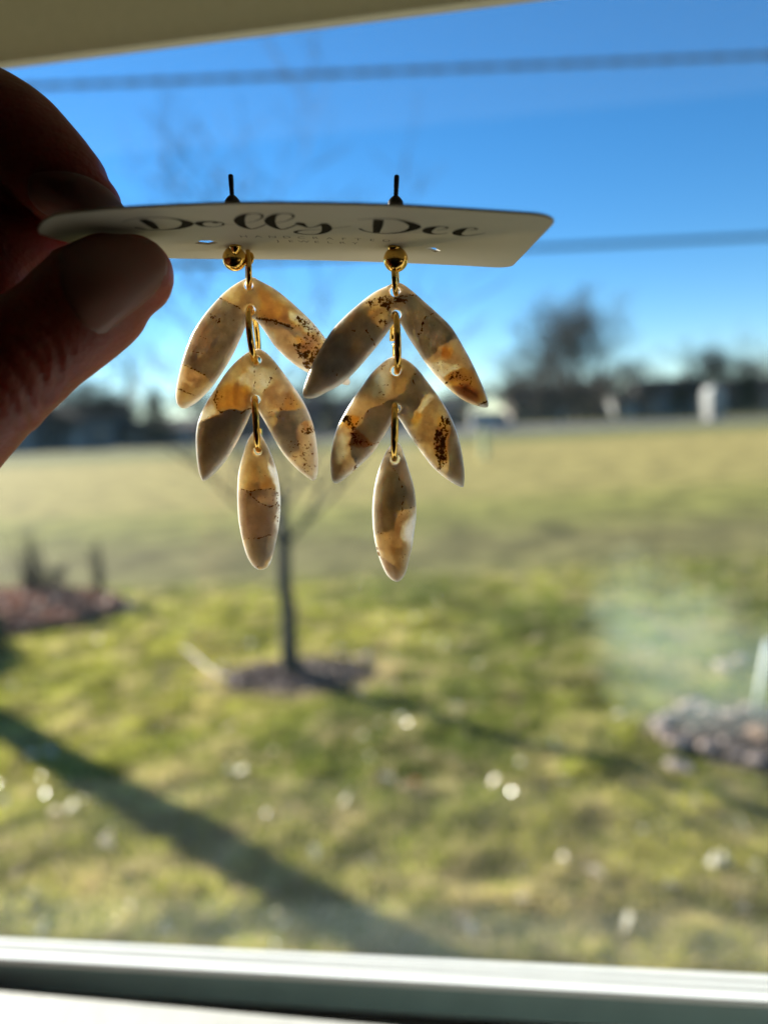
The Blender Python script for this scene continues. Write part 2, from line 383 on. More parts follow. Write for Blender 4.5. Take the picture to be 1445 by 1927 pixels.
om = N(nt, 'ShaderNodeMath', operation='SUBTRACT'); om.inputs[0].default_value = 1.0; nt.links.new(ab.outputs[0], om.inputs[1])
pw5 = N(nt, 'ShaderNodeMath', operation='POWER'); pw5.inputs[1].default_value = 5.0; nt.links.new(om.outputs[0], pw5.inputs[0])
fr = N(nt, 'ShaderNodeMath', operation='MULTIPLY_ADD'); fr.inputs[1].default_value = 0.9; fr.inputs[2].default_value = 0.018; nt.links.new(pw5.outputs[0], fr.inputs[0])
m1 = N(nt, 'ShaderNodeMixShader'); nt.links.new(fr.outputs[0], m1.inputs[0]); nt.links.new(tr.outputs[0], m1.inputs[1]); nt.links.new(gl.outputs[0], m1.inputs[2])
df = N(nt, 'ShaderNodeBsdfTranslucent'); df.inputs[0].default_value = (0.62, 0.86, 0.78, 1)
geo = N(nt, 'ShaderNodeNewGeometry')
def reflection_haze(px, py, rx, ry, rot, amt):
    """an elliptical patch of haze that paints in a reflection, in world metres on the pane"""
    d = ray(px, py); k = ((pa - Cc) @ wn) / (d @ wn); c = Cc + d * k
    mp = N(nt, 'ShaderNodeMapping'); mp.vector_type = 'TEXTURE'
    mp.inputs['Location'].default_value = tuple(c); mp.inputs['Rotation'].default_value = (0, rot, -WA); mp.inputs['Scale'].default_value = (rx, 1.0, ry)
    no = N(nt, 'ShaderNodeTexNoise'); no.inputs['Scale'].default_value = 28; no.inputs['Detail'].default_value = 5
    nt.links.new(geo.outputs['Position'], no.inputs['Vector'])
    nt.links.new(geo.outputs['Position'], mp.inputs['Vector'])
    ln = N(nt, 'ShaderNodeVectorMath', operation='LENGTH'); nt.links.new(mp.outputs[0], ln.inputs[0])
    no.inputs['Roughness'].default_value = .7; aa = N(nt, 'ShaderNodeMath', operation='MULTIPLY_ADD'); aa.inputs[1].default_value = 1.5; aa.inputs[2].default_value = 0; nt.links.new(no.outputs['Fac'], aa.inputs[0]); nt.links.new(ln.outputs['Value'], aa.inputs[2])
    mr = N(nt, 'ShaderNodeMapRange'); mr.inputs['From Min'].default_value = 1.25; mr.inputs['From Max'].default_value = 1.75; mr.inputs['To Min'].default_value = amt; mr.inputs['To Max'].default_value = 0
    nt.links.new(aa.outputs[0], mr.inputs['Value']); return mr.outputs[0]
s1 = reflection_haze(1330, 1270, .046, .030, 0.5, 0.045)  # reflection in the glass, painted as milky haze
s2 = reflection_haze(1250, 1180, .03, .022, 0.9, 0.02)
s3 = reflection_haze(700, 1790, .6, .012, 0.0, 0.010)  # low strip of haze painting the rail's reflection
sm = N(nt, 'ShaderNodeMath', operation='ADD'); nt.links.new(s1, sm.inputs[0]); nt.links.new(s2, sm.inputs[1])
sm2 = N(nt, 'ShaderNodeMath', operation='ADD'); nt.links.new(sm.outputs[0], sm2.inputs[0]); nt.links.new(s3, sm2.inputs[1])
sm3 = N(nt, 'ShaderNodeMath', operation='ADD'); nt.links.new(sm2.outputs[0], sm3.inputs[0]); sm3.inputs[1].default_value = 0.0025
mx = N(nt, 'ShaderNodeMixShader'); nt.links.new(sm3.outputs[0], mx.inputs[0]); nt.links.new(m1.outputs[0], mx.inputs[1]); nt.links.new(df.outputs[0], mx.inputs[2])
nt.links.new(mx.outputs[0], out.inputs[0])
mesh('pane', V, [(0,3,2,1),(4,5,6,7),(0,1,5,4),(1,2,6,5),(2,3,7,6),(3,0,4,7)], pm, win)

# shade hanging in front of the upper window, its bottom rail crosses the top left
dp = ray(450, 60); hc = Cc + dp * 0.205
zsh = hc[2]; nsh = hc @ wn
sh = empty('window_shade', Wp(0, nsh, zsh), 'off-white window shade with a flat bottom rail, lowered across the top left corner', 'window shade')
V, Fc = [], []
wbox(V, Fc, (-1.05, nsh, zsh), (1.05, nsh+.004, zsh+.026)); o = mesh('bottom_rail', V, Fc, M['shade'], sh)
V, Fc = [], []
wbox(V, Fc, (-1.04, nsh+.001, zsh+.026), (1.04, nsh+.0025, CAM_H+.78)); mesh('fabric', V, Fc, M['shade'], sh)

# ================================================================== GROUND
def relief(x, y):
    f_ = np.exp(-((y-5)/12.0)**2)
    for cx_, cy_, R_ in ((-.83, 6.2, .9), (-4.9, 9.2, 1.9), (2.3, 4.6, .8)): f_ = f_*(1-np.exp(-(np.hypot(x-cx_, y-cy_)/R_)**4))
    return f_ * (0.02*np.sin(x*1.9+1.3)*np.sin(y*1.3+.4) + 0.05*(vnoise(x, y, 2.3, 1)-.5) + 0.035*(vnoise(x, y, 5.5, 2)-.5))
xs = np.concatenate([-np.geomspace(700, 6, 24), np.linspace(-5.9, 5.9, 110), np.geomspace(6, 700, 24)])
ys = np.concatenate([np.linspace(-60, .5, 6), np.linspace(1.0, 13, 120), np.geomspace(13.3, 1300, 50)])
XX, YY = np.meshgrid(xs, ys); ZZ = relief(XX, YY)
V = np.stack([XX, YY, ZZ], -1).reshape(-1, 3); nx = len(xs)
i = np.arange(len(ys)-1)[:, None]*nx + np.arange(nx-1)[None]; i = i.ravel()
T = np.concatenate([np.stack([i, i+1, i+nx+1], 1), np.stack([i, i+nx+1, i+nx], 1)])
m, nt, b = newmat('lawn_and_field'); M['ground'] = m
tc = N(nt, 'ShaderNodeTexCoord'); sp = N(nt, 'ShaderNodeSeparateXYZ'); nt.links.new(tc.outputs['Object'], sp.inputs[0])
nA = N(nt, 'ShaderNodeTexNoise'); nA.inputs['Scale'].default_value = 0.09; nA.inputs['Detail'].default_value = 3
nB = N(nt, 'ShaderNodeTexNoise'); nB.inputs['Scale'].default_value = 1.1; nB.inputs['Detail'].default_value = 7
nC = N(nt, 'ShaderNodeTexNoise'); nC.inputs['Scale'].default_value = 11; nC.inputs['Detail'].default_value = 5
for q in (nA, nB, nC): nt.links.new(tc.outputs['Object'], q.inputs['Vector'])
mpS = N(nt, 'ShaderNodeMapping'); mpS.inputs['Scale'].default_value = (.25, 1, 1); nt.links.new(tc.outputs['Object'], mpS.inputs[0]); nt.links.new(mpS.outputs[0], nA.inputs['Vector'])
lg = N(nt, 'ShaderNodeMath', operation='LOGARITHM'); lg.inputs[1].default_value = 10
mxy = N(nt, 'ShaderNodeMath', operation='MAXIMUM'); mxy.inputs[1].default_value = 1.0; nt.links.new(sp.outputs['Y'], mxy.inputs[0]); nt.links.new(mxy.outputs[0], lg.inputs[0])
ma = N(nt, 'ShaderNodeMath', operation='MULTIPLY_ADD'); ma.inputs[1].default_value = 0.16; nt.links.new(nA.outputs['Fac'], ma.inputs[0]); nt.links.new(lg.outputs[0], ma.inputs[2])
mb = N(nt, 'ShaderNodeMath', operation='MULTIPLY_ADD'); mb.inputs[1].default_value = 0.06; nt.links.new(nB.outputs['Fac'], mb.inputs[0]); nt.links.new(ma.outputs[0], mb.inputs[2])
dv = N(nt, 'ShaderNodeMath', operation='DIVIDE'); dv.inputs[1].default_value = 3.0; nt.links.new(mb.outputs[0], dv.inputs[0])
rp = N(nt, 'ShaderNodeValToRGB'); cr = rp.color_ramp
stops = [(.0, (.075, .08, .018)), (.335, (.085, .098, .02)), (.354, (.16, .165, .04)), (.378, (.165, .15, .055)), (.400, (.155, .135, .055)), (.43, (.18, .17, .05)),
         (.455, (.21, .20, .052)), (.48, (.29, .24, .08)), (.59, (.33, .265, .09)), (.625, (.14, .15, .05)), (.66, (.19, .175, .08)), (.9, (.14, .14, .07))]
cr.elements[0].position = stops[0][0]; cr.elements[0].color = (*stops[0][1], 1); cr.elements[1].position = stops[-1][0]; cr.elements[1].color = (*stops[-1][1], 1)
for p, c in stops[1:-1]:
    e = cr.elements.new(p); e.color = (*c, 1)
nt.links.new(dv.outputs[0], rp.inputs[0])
mv = N(nt, 'ShaderNodeMapRange'); mv.inputs['From Min'].default_value = .3; mv.inputs['From Max'].default_value = .7; mv.inputs['To Min'].default_value = .5; mv.inputs['To Max'].default_value = 1.4
nt.links.new(nB.outputs['Fac'], mv.inputs['Value'])
mw = N(nt, 'ShaderNodeMapRange'); mw.inputs['From Min'].default_value = .3; mw.inputs['From Max'].default_value = .7; mw.inputs['To Min'].default_value = .7; mw.inputs['To Max'].default_value = 1.3
nt.links.new(nC.outputs['Fac'], mw.inputs['Value'])
mm = N(nt, 'ShaderNodeMath', operation='MULTIPLY'); nt.links.new(mv.outputs[0], mm.inputs[0]); nt.links.new(mw.outputs[0], mm.inputs[1])
vs = N(nt, 'ShaderNodeVectorMath', operation='SCALE'); nt.links.new(rp.outputs[0], vs.inputs[0]); nt.links.new(mm.outputs[0], vs.inputs['Scale'])
nt.links.new(vs.outputs[0], b.inputs['Base Color']); b.inputs['Roughness'].default_value = 0.95; b.inputs['Specular IOR Level'].default_value = 0.1
bu = N(nt, 'ShaderNodeBump'); bu.inputs['Strength'].default_value = 0.8; bu.inputs['Distance'].default_value = 0.05; nt.links.new(nC.outputs['Fac'], bu.inputs['Height']); nt.links.new(bu.outputs[0], b.inputs['Normal'])
g = trimesh('ground', V, T, M['ground'], smooth=True); tag(g, kind='structure')

# grass blades on the near lawn
nb = 330000
yy = 2.2 + (10.3-2.2) * rng.random(nb)**1.15
xx = (rng.random(nb)*2-1) * (0.60*yy + .4)
c1 = vnoise(xx, yy, 2.6, 1)*.5 + vnoise(xx, yy, 6.1, 2)*.5; c2 = vnoise(xx, yy, .7, 3); c3 = vnoise(xx, yy, 5.0, 5)
keep = (rng.random(nb) < (0.25 + 1.3*c1)*np.clip((10.4-yy)/2.4, 0, 1)**.7) & (((xx+.8)/.68)**2 + ((yy-6.25)/.42)**2 > 1)
xx, yy, c1, c2, c3 = (q[keep] for q in (xx, yy, c1, c2, c3)); nb = len(xx)
hgt = (.018 + .055*c1**1.5)*(0.6+.8*rng.random(nb)); wd = .0028 + .0022*rng.random(nb) + .00035*yy
an = rng.random(nb)*2*np.pi; lean = .6*hgt; la = rng.random(nb)*2*np.pi
zz = relief(xx, yy)
A = np.stack([xx-wd*np.cos(an), yy-wd*np.sin(an), zz-.003], 1); B = np.stack([xx+wd*np.cos(an), yy+wd*np.sin(an), zz-.003], 1)
Cq = np.stack([xx+lean*np.cos(la), yy+lean*np.sin(la), zz+hgt], 1)
V = np.stack([A, B, Cq], 1).reshape(-1, 3)
green = np.array([.09, .125, .014]); yel = np.array([.38, .36, .06]); tan = np.array([.48, .39, .20])
w1 = np.clip(c2*1.3-.2 + .45*(rng.random(nb)-.5), 0, 1)[:, None]; rim = np.exp(-((np.hypot((xx+.82)/.70, (yy-6.23)/.44)-1.12)/.16)**2)
w2 = (rng.random(nb) < .10 + .9*rim + .50*np.clip((c3-.42)*2.2, 0, 1) + .30*np.clip((4.6-yy)/2, 0, 1))[:, None]
colr = green*(1-w1)+yel*w1; colr = np.where(w2, tan, colr)*((0.6+.8*rng.random(nb))*(.25+.95*vnoise(xx, yy, 4.2, 12)+.85*vnoise(xx, yy, 9.5, 13)))[:, None]
cols = np.repeat(np.concatenate([colr, np.ones((nb, 1))], 1), 3, axis=0)
gr = trimesh('grass', V, np.arange(nb*3).reshape(-1, 3), M['grass'], cols=cols)
tag(gr, 'short winter lawn grass, yellow-green with tan patches', 'grass', kind='stuff')

# glossy dry straw bits that glint in the low sun
nf = 5200; yf = 2.3+7.5*rng.random(nf)**1.1; xf = (rng.random(nf)*2-1)*.58*yf; zf_ = relief(xf, yf)+.02+.03*rng.random(nf)
u_ = rng.standard_normal((nf, 3))*np.array([1, 1, .35]); u_ /= np.linalg.norm(u_, axis=1)[:, None]; v_ = np.cross(u_, rng.standard_normal((nf, 3))*np.array([.5, .5, 1])); v_ /= np.linalg.norm(v_, axis=1)[:, None]
cf_ = np.stack([xf, yf, zf_], 1); ls = (.007+.011*rng.random(nf))[:, None]
V = np.stack([cf_-u_*ls, cf_+u_*ls, cf_+v_*ls*.7], 1).reshape(-1, 3)
cl_ = np.repeat(np.concatenate([np.array([.60, .50, .33])*(.6+.7*rng.random((nf, 1))), np.ones((nf, 1))], 1), 3, axis=0)
M['straw'] = tint_mat('dry_straw', 0.24, 0.3, 1.0)
tag(trimesh('straw_litter', V, np.arange(nf*3).reshape(-1, 3), M['straw'], cols=cl_), 'scattered bits of dry straw glinting on the lawn', 'straw', kind='stuff')

# road behind the field
V, Fc = [], []
ra, rb_ = G(-300, 868), G(1745, 781)
rc, rd = G(-300, 858), G(1745, 777)
rd = rb_ + (rc - ra) * 1.6
V = [tuple(ra), tuple(rb_), tuple(rd), tuple(rc)]
V = [(q[0], q[1], .02) for q in V] + [(q[0], q[1], -.1) for q in V]
o = mesh('road', V, [(0,1,2,3),(4,7,6,5),(0,4,5,1),(1,5,6,2),(2,6,7,3),(3,7,4,0)], M['asphalt']); tag(o, kind='structure')

# ================================================================== TREES
def branches(base, height, spread, trunk_r, levels, n_first, seed, trunk_frac=.33, twigs=3, up=.35, limb=.5):
    rnd = random.Random(seed); L = []; pol = []
    def grow(p, d, length, r, lev):
        pts = [p]; k = 4 if lev < 2 else 3; q = p.copy(); dd = d.copy()
        for i in range(k):
            dd = dd + np.array([rnd.gauss(0, .13), rnd.gauss(0, .13), rnd.gauss(0, .06)+up*.12]); dd /= np.linalg.norm(dd)
            q = q + dd*length/k; pts.append(q)
        pol.append((pts, [r*(1-.6*i/k) for i in range(k+1)], lev))
        if lev >= levels: return
        for j in range(twigs + (1 if lev == 0 else 0)):
            t = .3+.7*rnd.random(); ix = min(k, max(1, int(t*k+.5))); b = pts[ix]
            az = rnd.random()*2*math.pi; s = spread*(.7+.6*rnd.random())
            side = np.array([math.cos(az), math.sin(az), .25]); nd = dd*(1-s*.55)+side*s*.6; nd /= np.linalg.norm(nd)
            grow(b, nd, length*(.55+.2*rnd.random()), r*(1-.6*ix/k)*.62, lev+1)
    base = np.asarray(base, float)
    th = height*trunk_frac
    tp = [base + np.array([0, 0, -.05])]
    for i in range(1, 6): tp.append(base + np.array([rnd.gauss(0, .0022*height), rnd.gauss(0, .0022*height), th*i/5]) if i < 5 else base+np.array([0, 0, th]))
    trunk = (tp, [trunk_r*(1.35 if i == 0 else 1-.07*i) for i in range(6)])
    for j in range(n_first):
        az = 2*math.pi*(j+.35*rnd.random())/n_first; s = spread*(.55+.6*rnd.random())
        d = np.array([math.cos(az)*s, math.sin(az)*s, 1.0]); d /= np.linalg.norm(d)
        grow(tp[-1 if j % 2 else -2], d, (height-th)*.5*(.8+.4*rnd.random()), trunk_r*limb, 1)
    grow(tp[-1], np.array([0, 0, 1.0]), (height-th)*.55, trunk_r*limb*1.2, 1)
    return trunk, pol
def copy_tree(o, parent=None):
    c = o.copy(); COL.objects.link(c)
    if parent: c.parent = parent
    for ch in o.children: copy_tree(ch, c)
    return c
def bare_tree(name, base, height, spread, r, levels, nf, seed, label, group=None, tw=3, tf=.33, minr=.0, mat='farbark', up=.35, limb=.5):
    e = empty(name, base, label, 'tree', group)
    (tp, tr), pol = branches(base, height, spread, r, levels, nf, seed, tf, tw, up, limb)
    V, Fc = [], []; tube(V, Fc, tp, tr, 8); mesh('trunk', V, Fc, M[mat], e, True)
    V, Fc = [], []
    for pts, rr, lev in pol: tube(V, Fc, pts, [max(minr, q) for q in rr], 5 if lev < 2 else 3, cap=False)
    mesh('crown', V, Fc, M[mat], e, True)
    return e
tb = G(550, 1277)
bt = bare_tree('young_tree', (tb[0], tb[1], 0), 4.4, 1.05, .078, 5, 7, 11, 'slender bare young tree rising from the mulch ring on the lawn', tw=3, tf=.33, minr=.003, mat='bark', up=.5, limb=.27)
# mature tree just left of the view; its trunk throws the broad shadow over the lawn
bare_tree('mature_tree', (-6.17, 8.20, 0), 12, .25, .17, 3, 4, 5, 'tall bare tree left of the lawn casting the broad shadow', tw=2, tf=.6, minr=.01, mat='bark')

far = [  # x px, top px, distance, label
    (1085, 590, 118, 'tallest bare tree beyond the field, broad grey crown over dark roofs'),
    (1010, 640, 125, 'bare tree left of the tallest one beyond the field'),
    (1165, 680, 120, 'low bare tree right of the tallest one beyond the field'),
    (1340, 645, 105, 'wide bare tree standing behind the small white shed'),
    (1430, 670, 112, 'bare tree at the right edge beyond the field'),
    (165, 715, 100, 'bare tree beyond the field beside the thumb'),
    (225, 725, 98, 'rounded bare tree between the thumb and the dark conifer'),
    (60, 735, 105, 'bare tree beyond the field at the far left behind the thumb'),
    (385, 735, 112, 'bare tree right of the dark conifer, behind the left earring'),
    (600, 700, 122, 'bare tree seen between the two earrings beyond the field'),
    (680, 710, 130, 'bare tree beyond the field behind the right earring, left side'),
    (880, 725, 130, 'small bare tree beyond the field at the tip of the right earring'),
]
protos = []
big = bare_tree('bare_tree', (0, 0, 0), 14, .72, .32, 5, 9, 77, 'x', 'bare trees beyond the field', tw=4, tf=.16, minr=.016, up=.45)
for k in range(3):
    pr = bare_tree('bare_tree', (0, 0, 0), 14, 1.05, .30, 5, 7, 30+k, 'x', 'bare trees beyond the field', tw=4, tf=.22, minr=.018)
    protos.append(pr)
far += [(x_, t_, d_, l_) for x_, t_, d_, l_ in (
    (965, 700, 108, 'short bare tree just right of the pale van, against dark roofs'), (1050, 690, 104, 'short bare tree in front of the tallest bare tree'), (1128, 705, 106, 'short bare tree in front of the right side of the tallest one'),
    (1215, 712, 108, 'short bare tree at the left end of the long grey house'), (1300, 690, 110, 'slim bare tree between the long grey house and the white shed'), (1385, 705, 104, 'short bare tree just right of the white shed'),
    (110, 760, 92, 'low bare tree in front of the grey house beside the thumb'), (455, 755, 100, 'low bare tree behind the lower left leaves of the left earring'), (560, 745, 104, 'low bare tree just left of the broad dark conifer'), (780, 745, 108, 'low bare tree behind the middle of the right earring'))]
used = set()
for k, (px, ty, dist, lab) in enumerate(far):
    gy = 820 - .05*px; q = PM(px, gy, dist); d_ = q - Cc
    h = (gy - ty)/F*dist + CAM_H
    pr = protos[k % 3]
    if k == 0: o = big
    elif k % 3 in used: o = copy_tree(pr)
    else: o = pr; used.add(k % 3)
    s = h/12.5; o.location = (q[0], q[1], 0); o.scale = (s*1.15,)*2 + (s,); o.rotation_euler = (0, 0, k*1.7); o['label'] = lab

def conifer(px, ty, dist, wr, label, seed):
    gy = 820-.05*px; q = PM(px, gy, dist); h = (gy-ty)/F*dist+CAM_H
    e = empty('conifer', (q[0], q[1], 0), label, 'tree', 'dark conifers beyond the field')
    rg = np.random.default_rng(seed); n = 5200
    t = rg.random(n)**.75; z = h*(.06+.94*t); R_ = h*wr*(1-t)**.85*(.75+.35*np.sin(z*5.3)); a = rg.random(n)*2*np.pi; rr = R_*np.sqrt(rg.random(n)*.75+.25)
    c = np.stack([rr*np.cos(a), rr*np.sin(a), z], 1); dr = np.stack([np.cos(a), np.sin(a), -.35+0*a], 1)
    sd_ = np.stack([-np.sin(a), np.cos(a), .2*rg.standard_normal(n)], 1); l = .5*h/12
    V = np.stack([c-sd_*l*.28, c+sd_*l*.28, c+dr*l*(1+rg.random(n))[:, None]], 1).reshape(-1, 3)
    cc = np.array([.022, .042, .022])*(.6+.9*rg.random(n))[:, None]
    cols = np.repeat(np.concatenate([cc, np.ones((n, 1))], 1), 3, axis=0)
    trimesh('crown', V, np.arange(n*3).reshape(-1, 3), M['needle'], e, cols)
    V, Fc = [], []; tube(V, Fc, [(0, 0, -.05), (0, 0, h*.5), (0, 0, h*.97)], [h*.02, h*.013, h*.003], 8)
    me = mesh('trunk', V, Fc, M['farbark'], None, True); me.parent = e
    return e
conifer(296, 730, 92, .48, 'dark pointed conifer beyond the field, left of the left earring', 1)
conifer(1408, 695, 100, .42, 'dark rounded conifer beyond the field right of the white shed', 2)
conifer(1275, 715, 112, .5, 'low dark conifer beyond the field left of the white shed', 3)
conifer(622, 745, 105, .42, 'broad dark conifer beyond the field between the earrings', 4)
conifer(872, 752, 118, .4, 'short dark conifer beyond the field near the tip of the right earring', 5)

# ================================================================== HOUSES
def house(pxl, pxr, eave, ridge, dist, mat, label, seed, gy=None):
    pc = (pxl+pxr)/2; g_ = 820-.05*pc; q = PM(pc, g_, dist)
    w = (pxr-pxl)/F*dist; he = (g_-eave)/F*dist+CAM_H; hr = (g_-ridge)/F*dist+CAM_H; dp_ = 8.0
    e = empty('house', (q[0], q[1], 0), label, 'house', 'houses beyond the field')
    X, Y = q[0], q[1]
    V, Fc = [], []; box(V, Fc, (X-w/2, Y, -.05), (X+w/2, Y+dp_, he))
    n = len(V); V += [(X-w/2, Y, he), (X-w/2, Y+dp_, he), (X-w/2, Y+dp_/2, hr-.15), (X+w/2, Y, he), (X+w/2, Y+dp_, he), (X+w/2, Y+dp_/2, hr-.15)]
    Fc += [(n, n+2, n+1), (n+3, n+4, n+5)]
    mesh('wall', V, Fc, M[mat], e)
    ov = .45; x0, x1 = X-w/2-ov, X+w/2+ov; sl = (hr-he)/(dp_/2)
    V, Fc = [], []
    for sgn, y0 in ((1, Y-ov), (-1, Y+dp_+ov)):
        n = len(V); ym = Y+dp_/2; z0 = he-sl*ov
        V += [(x0, y0, z0), (x1, y0, z0), (x1, ym, hr), (x0, ym, hr), (x0, y0, z0+.2), (x1, y0, z0+.2), (x1, ym, hr+.2), (x0, ym, hr+.2)]
        Fc += [(n, n+3, n+2, n+1), (n+4, n+5, n+6, n+7), (n, n+1, n+5, n+4), (n+1, n+2, n+6, n+5), (n+2, n+3, n+7, n+6), (n+3, n, n+4, n+7)]
    rf = mesh('roof', V, Fc, M['roof'], e)
    V, Fc = [], []; cx = X+w*.22; box(V, Fc, (cx, Y+dp_*.4, hr-.6), (cx+.7, Y+dp_*.4+.7, hr+.8)); mesh('chimney', V, Fc, M['siding2'], rf)
    nw = max(2, int(w/3.2))
    for i in range(nw):
        wxp = X-w/2+w*(i+.5)/nw
        V, Fc = [], []
        if i == nw//2: box(V, Fc, (wxp-.5, Y-.06, .05), (wxp+.5, Y+.02, 2.15)); mesh('door', V, Fc, M['whitepaint'], e)
        else:
            box(V, Fc, (wxp-.65, Y-.05, 1.0), (wxp+.65, Y+.03, min(he-.3, 2.3))); wf = mesh('window', V, Fc, M['whitepaint'], e)
            V, Fc = [], []; box(V, Fc, (wxp-.55, Y-.07, 1.1), (wxp+.55, Y-.051, min(he-.4, 2.2))); mesh('pane', V, Fc, M['pane'], wf)
house(-120, 60, 790, 752, 92, 'siding', 'grey house behind the thumb at the far left', 1)
house(75, 215, 785, 757, 97, 'siding', 'grey house beyond the field right beside the thumb', 2)
house(225, 420, 806, 788, 99, 'siding2', 'long tan house behind the dark conifer', 3)
house(440, 600, 782, 752, 108, 'siding', 'grey house behind the left earring', 4)
house(610, 720, 780, 750, 112, 'siding2', 'tan house seen between the earrings', 5)
house(730, 880, 778, 752, 120, 'siding', 'grey house behind the right earring', 6)
house(962, 1150, 752, 722, 128, 'siding2', 'broad house under the tallest bare tree', 7)
house(1155, 1195, 750, 735, 122, 'palepaint', 'narrow pale house right of the tallest bare tree', 9)
house(1205, 1335, 738, 712, 125, 'siding', 'long grey house left of the small white shed', 8)
house(1385, 1560, 738, 708, 122, 'siding2', 'tan house at the right edge beyond the field', 10)

# small white shed with rounded barrel roof
q = PM(1350, 820-.05*1350, 84); X, Y = q[0], q[1]
e = empty('shed', (X, Y, 0), 'small white round-topped shed standing alone by the road at right', 'shed')
V, Fc = [], []; prf = [(-0.85, -.05), (0.85, -.05), (0.85, 1.9)] + [(0.85*math.cos(a), 1.9+.85*math.sin(a)) for a in np.linspace(.2, math.pi-.2, 9)] + [(-0.85, 1.9)]
n = len(prf)
V = [(X+a, Y, z+1.1) for a, z in prf] + [(X+a, Y+2.2, z+1.1) for a, z in prf]
Fc = [tuple(range(n)), tuple(range(n, 2*n))[::-1]] + [(i, i+n, (i+1) % n+n, (i+1) % n) for i in range(n)]
mesh('wall', V, Fc, M['palepaint'], e)
V, Fc = [], []; box(V, Fc, (X-.75, Y+.1, -.05), (X+.75, Y+2.1, 1.06)); mesh('base', V, Fc, M['siding'], e)
V, Fc = [], []; box(V, Fc, (X-.45, Y-.04, 1.7), (X+.45, Y+.02, 1.9)); mesh('slot', V, Fc, M['pane'], e)

# parked white van by the field's far edge
def van(px, gy, dist, label):
    g_ = 820-.05*px; q = PM(px, g_, dist); X, Y = q[0], q[1]
    e = empty('van', (X, Y, 0), label, 'van')
    side = [(-2.4, .35), (2.4, .35), (2.45, 1.0), (1.9, 1.25), (1.35, 2.15), (-2.3, 2.25), (-2.45, 1.9)]
    n = len(side); V = [(X+a, Y, z) for a, z in side] + [(X+a, Y+1.9, z) for a, z in side]
    Fc = [tuple(range(n)), tuple(range(n, 2*n))[::-1]] + [(i, i+n, (i+1) % n+n, (i+1) % n) for i in range(n)]
    bd = mesh('body', V, Fc, M['palepaint'], e)
    V = [(X+a, Y-.02, z) for a, z in ((.6, 1.3), (1.75, 1.3), (1.3, 2.0), (.6, 2.05))]; V += [(a, b+.03, c) for a, b, c in V]
    mesh('window', V, [(0, 1, 2, 3), (4, 7, 6, 5), (0, 4, 5, 1), (1, 5, 6, 2), (2, 6, 7, 3), (3, 7, 4, 0)], M['pane'], e)
    for a in (-1.5, 1.5):
        for y_ in (Y-.03, Y+1.7):
            V, Fc = [], []; tube(V, Fc, [(X+a, y_, .36), (X+a, y_+.22, .36)], .36, 14); w = mesh('wheel', V, Fc, M['tyre'], e)
            V, Fc = [], []; tube(V, Fc, [(X+a, y_-.02, .36), (X+a, y_+.24, .36)], .2, 12); mesh('rim', V, Fc, M['palepaint'], w)
van(925, 800, 88, 'pale van parked on the road beyond the field, right of the right earring')

# marker post in the field
q = G(912, 862); e = empty('marker_post', (q[0], q[1], 0), 'pale yellow-green marker post standing alone in the field', 'post')
V, Fc = [], []; box(V, Fc, (q[0]-.16, q[1]-.16, -.05), (q[0]+.16, q[1]+.16, 1.35)); mesh('post', V, Fc, M['post'], e)
V, Fc = [], []; box(V, Fc, (q[0]-.22, q[1]-.22, 1.35), (q[0]+.22, q[1]+.22, 1.5)); mesh('cap', V, Fc, M['whitepaint'], e)

# overhead cables
def cable(name, pa_, pb_, dist, r, label, strands):
    a, b = PM(*pa_, dist), PM(*pb_, dist); d = b-a; a2 = a-d*1.2; b2 = b+d*1.2; n = 150
    V, Fc = [], []
    L_ = np.linalg.norm(b2-a2)
    for s in range(strands):
        pts = []
        for i in range(n+1):
            t = i/n; q = a2+(b2-a2)*t; ph = t*L_/.62*2*math.pi + s*math.pi*2/max(strands, 1)
            if strands > 1: q = q + np.array([0, math.cos(ph), math.sin(ph)])*r*.95
            pts.append(q)
        tube(V, Fc, pts, r, 6)
    o = mesh(name, V, Fc, M['cable'], None, True); tag(o, label, 'cable'); return o
cable('power_cable', (60, 163), (1445, 104), 9.0, .021, 'upper twisted overhead cable crossing the top of the sky', 2)
cable('power_cable', (320, 500), (1445, 445), 9.0, .030, 'lower overhead cable crossing the sky behind the card', 1)

# ================================================================== LAWN THINGS
def rock(name, c, r, mat, label, seed, cat='rock', group=None, parent=None, flat=.6):
    rg = random.Random(seed); bm = bmesh.new(); bmesh.ops.create_icosphere(bm, subdivisions=2, radius=1)
    off = Vector((rg.random()*9, rg.random()*9, rg.random()*9)); sx, sy = .8+.5*rg.random(), .8+.4*rg.random()
    for v in bm.verts:
        k = 1+.35*mnoise.noise(v.co*1.2+off)+.12*mnoise.noise(v.co*3+off)
        v.co = Vector((v.co.x*sx, v.co.y*sy, v.co.z*flat))*k*r
    V = [(v.co.x+c[0], v.co.y+c[1], v.co.z+c[2]) for v in bm.verts]; Fc = [[w.index for w in f.verts] for f in bm.faces]; bm.free()
    o = mesh(name, V, Fc, M[mat], parent)
    if label: tag(o, label, cat, group)
    return o
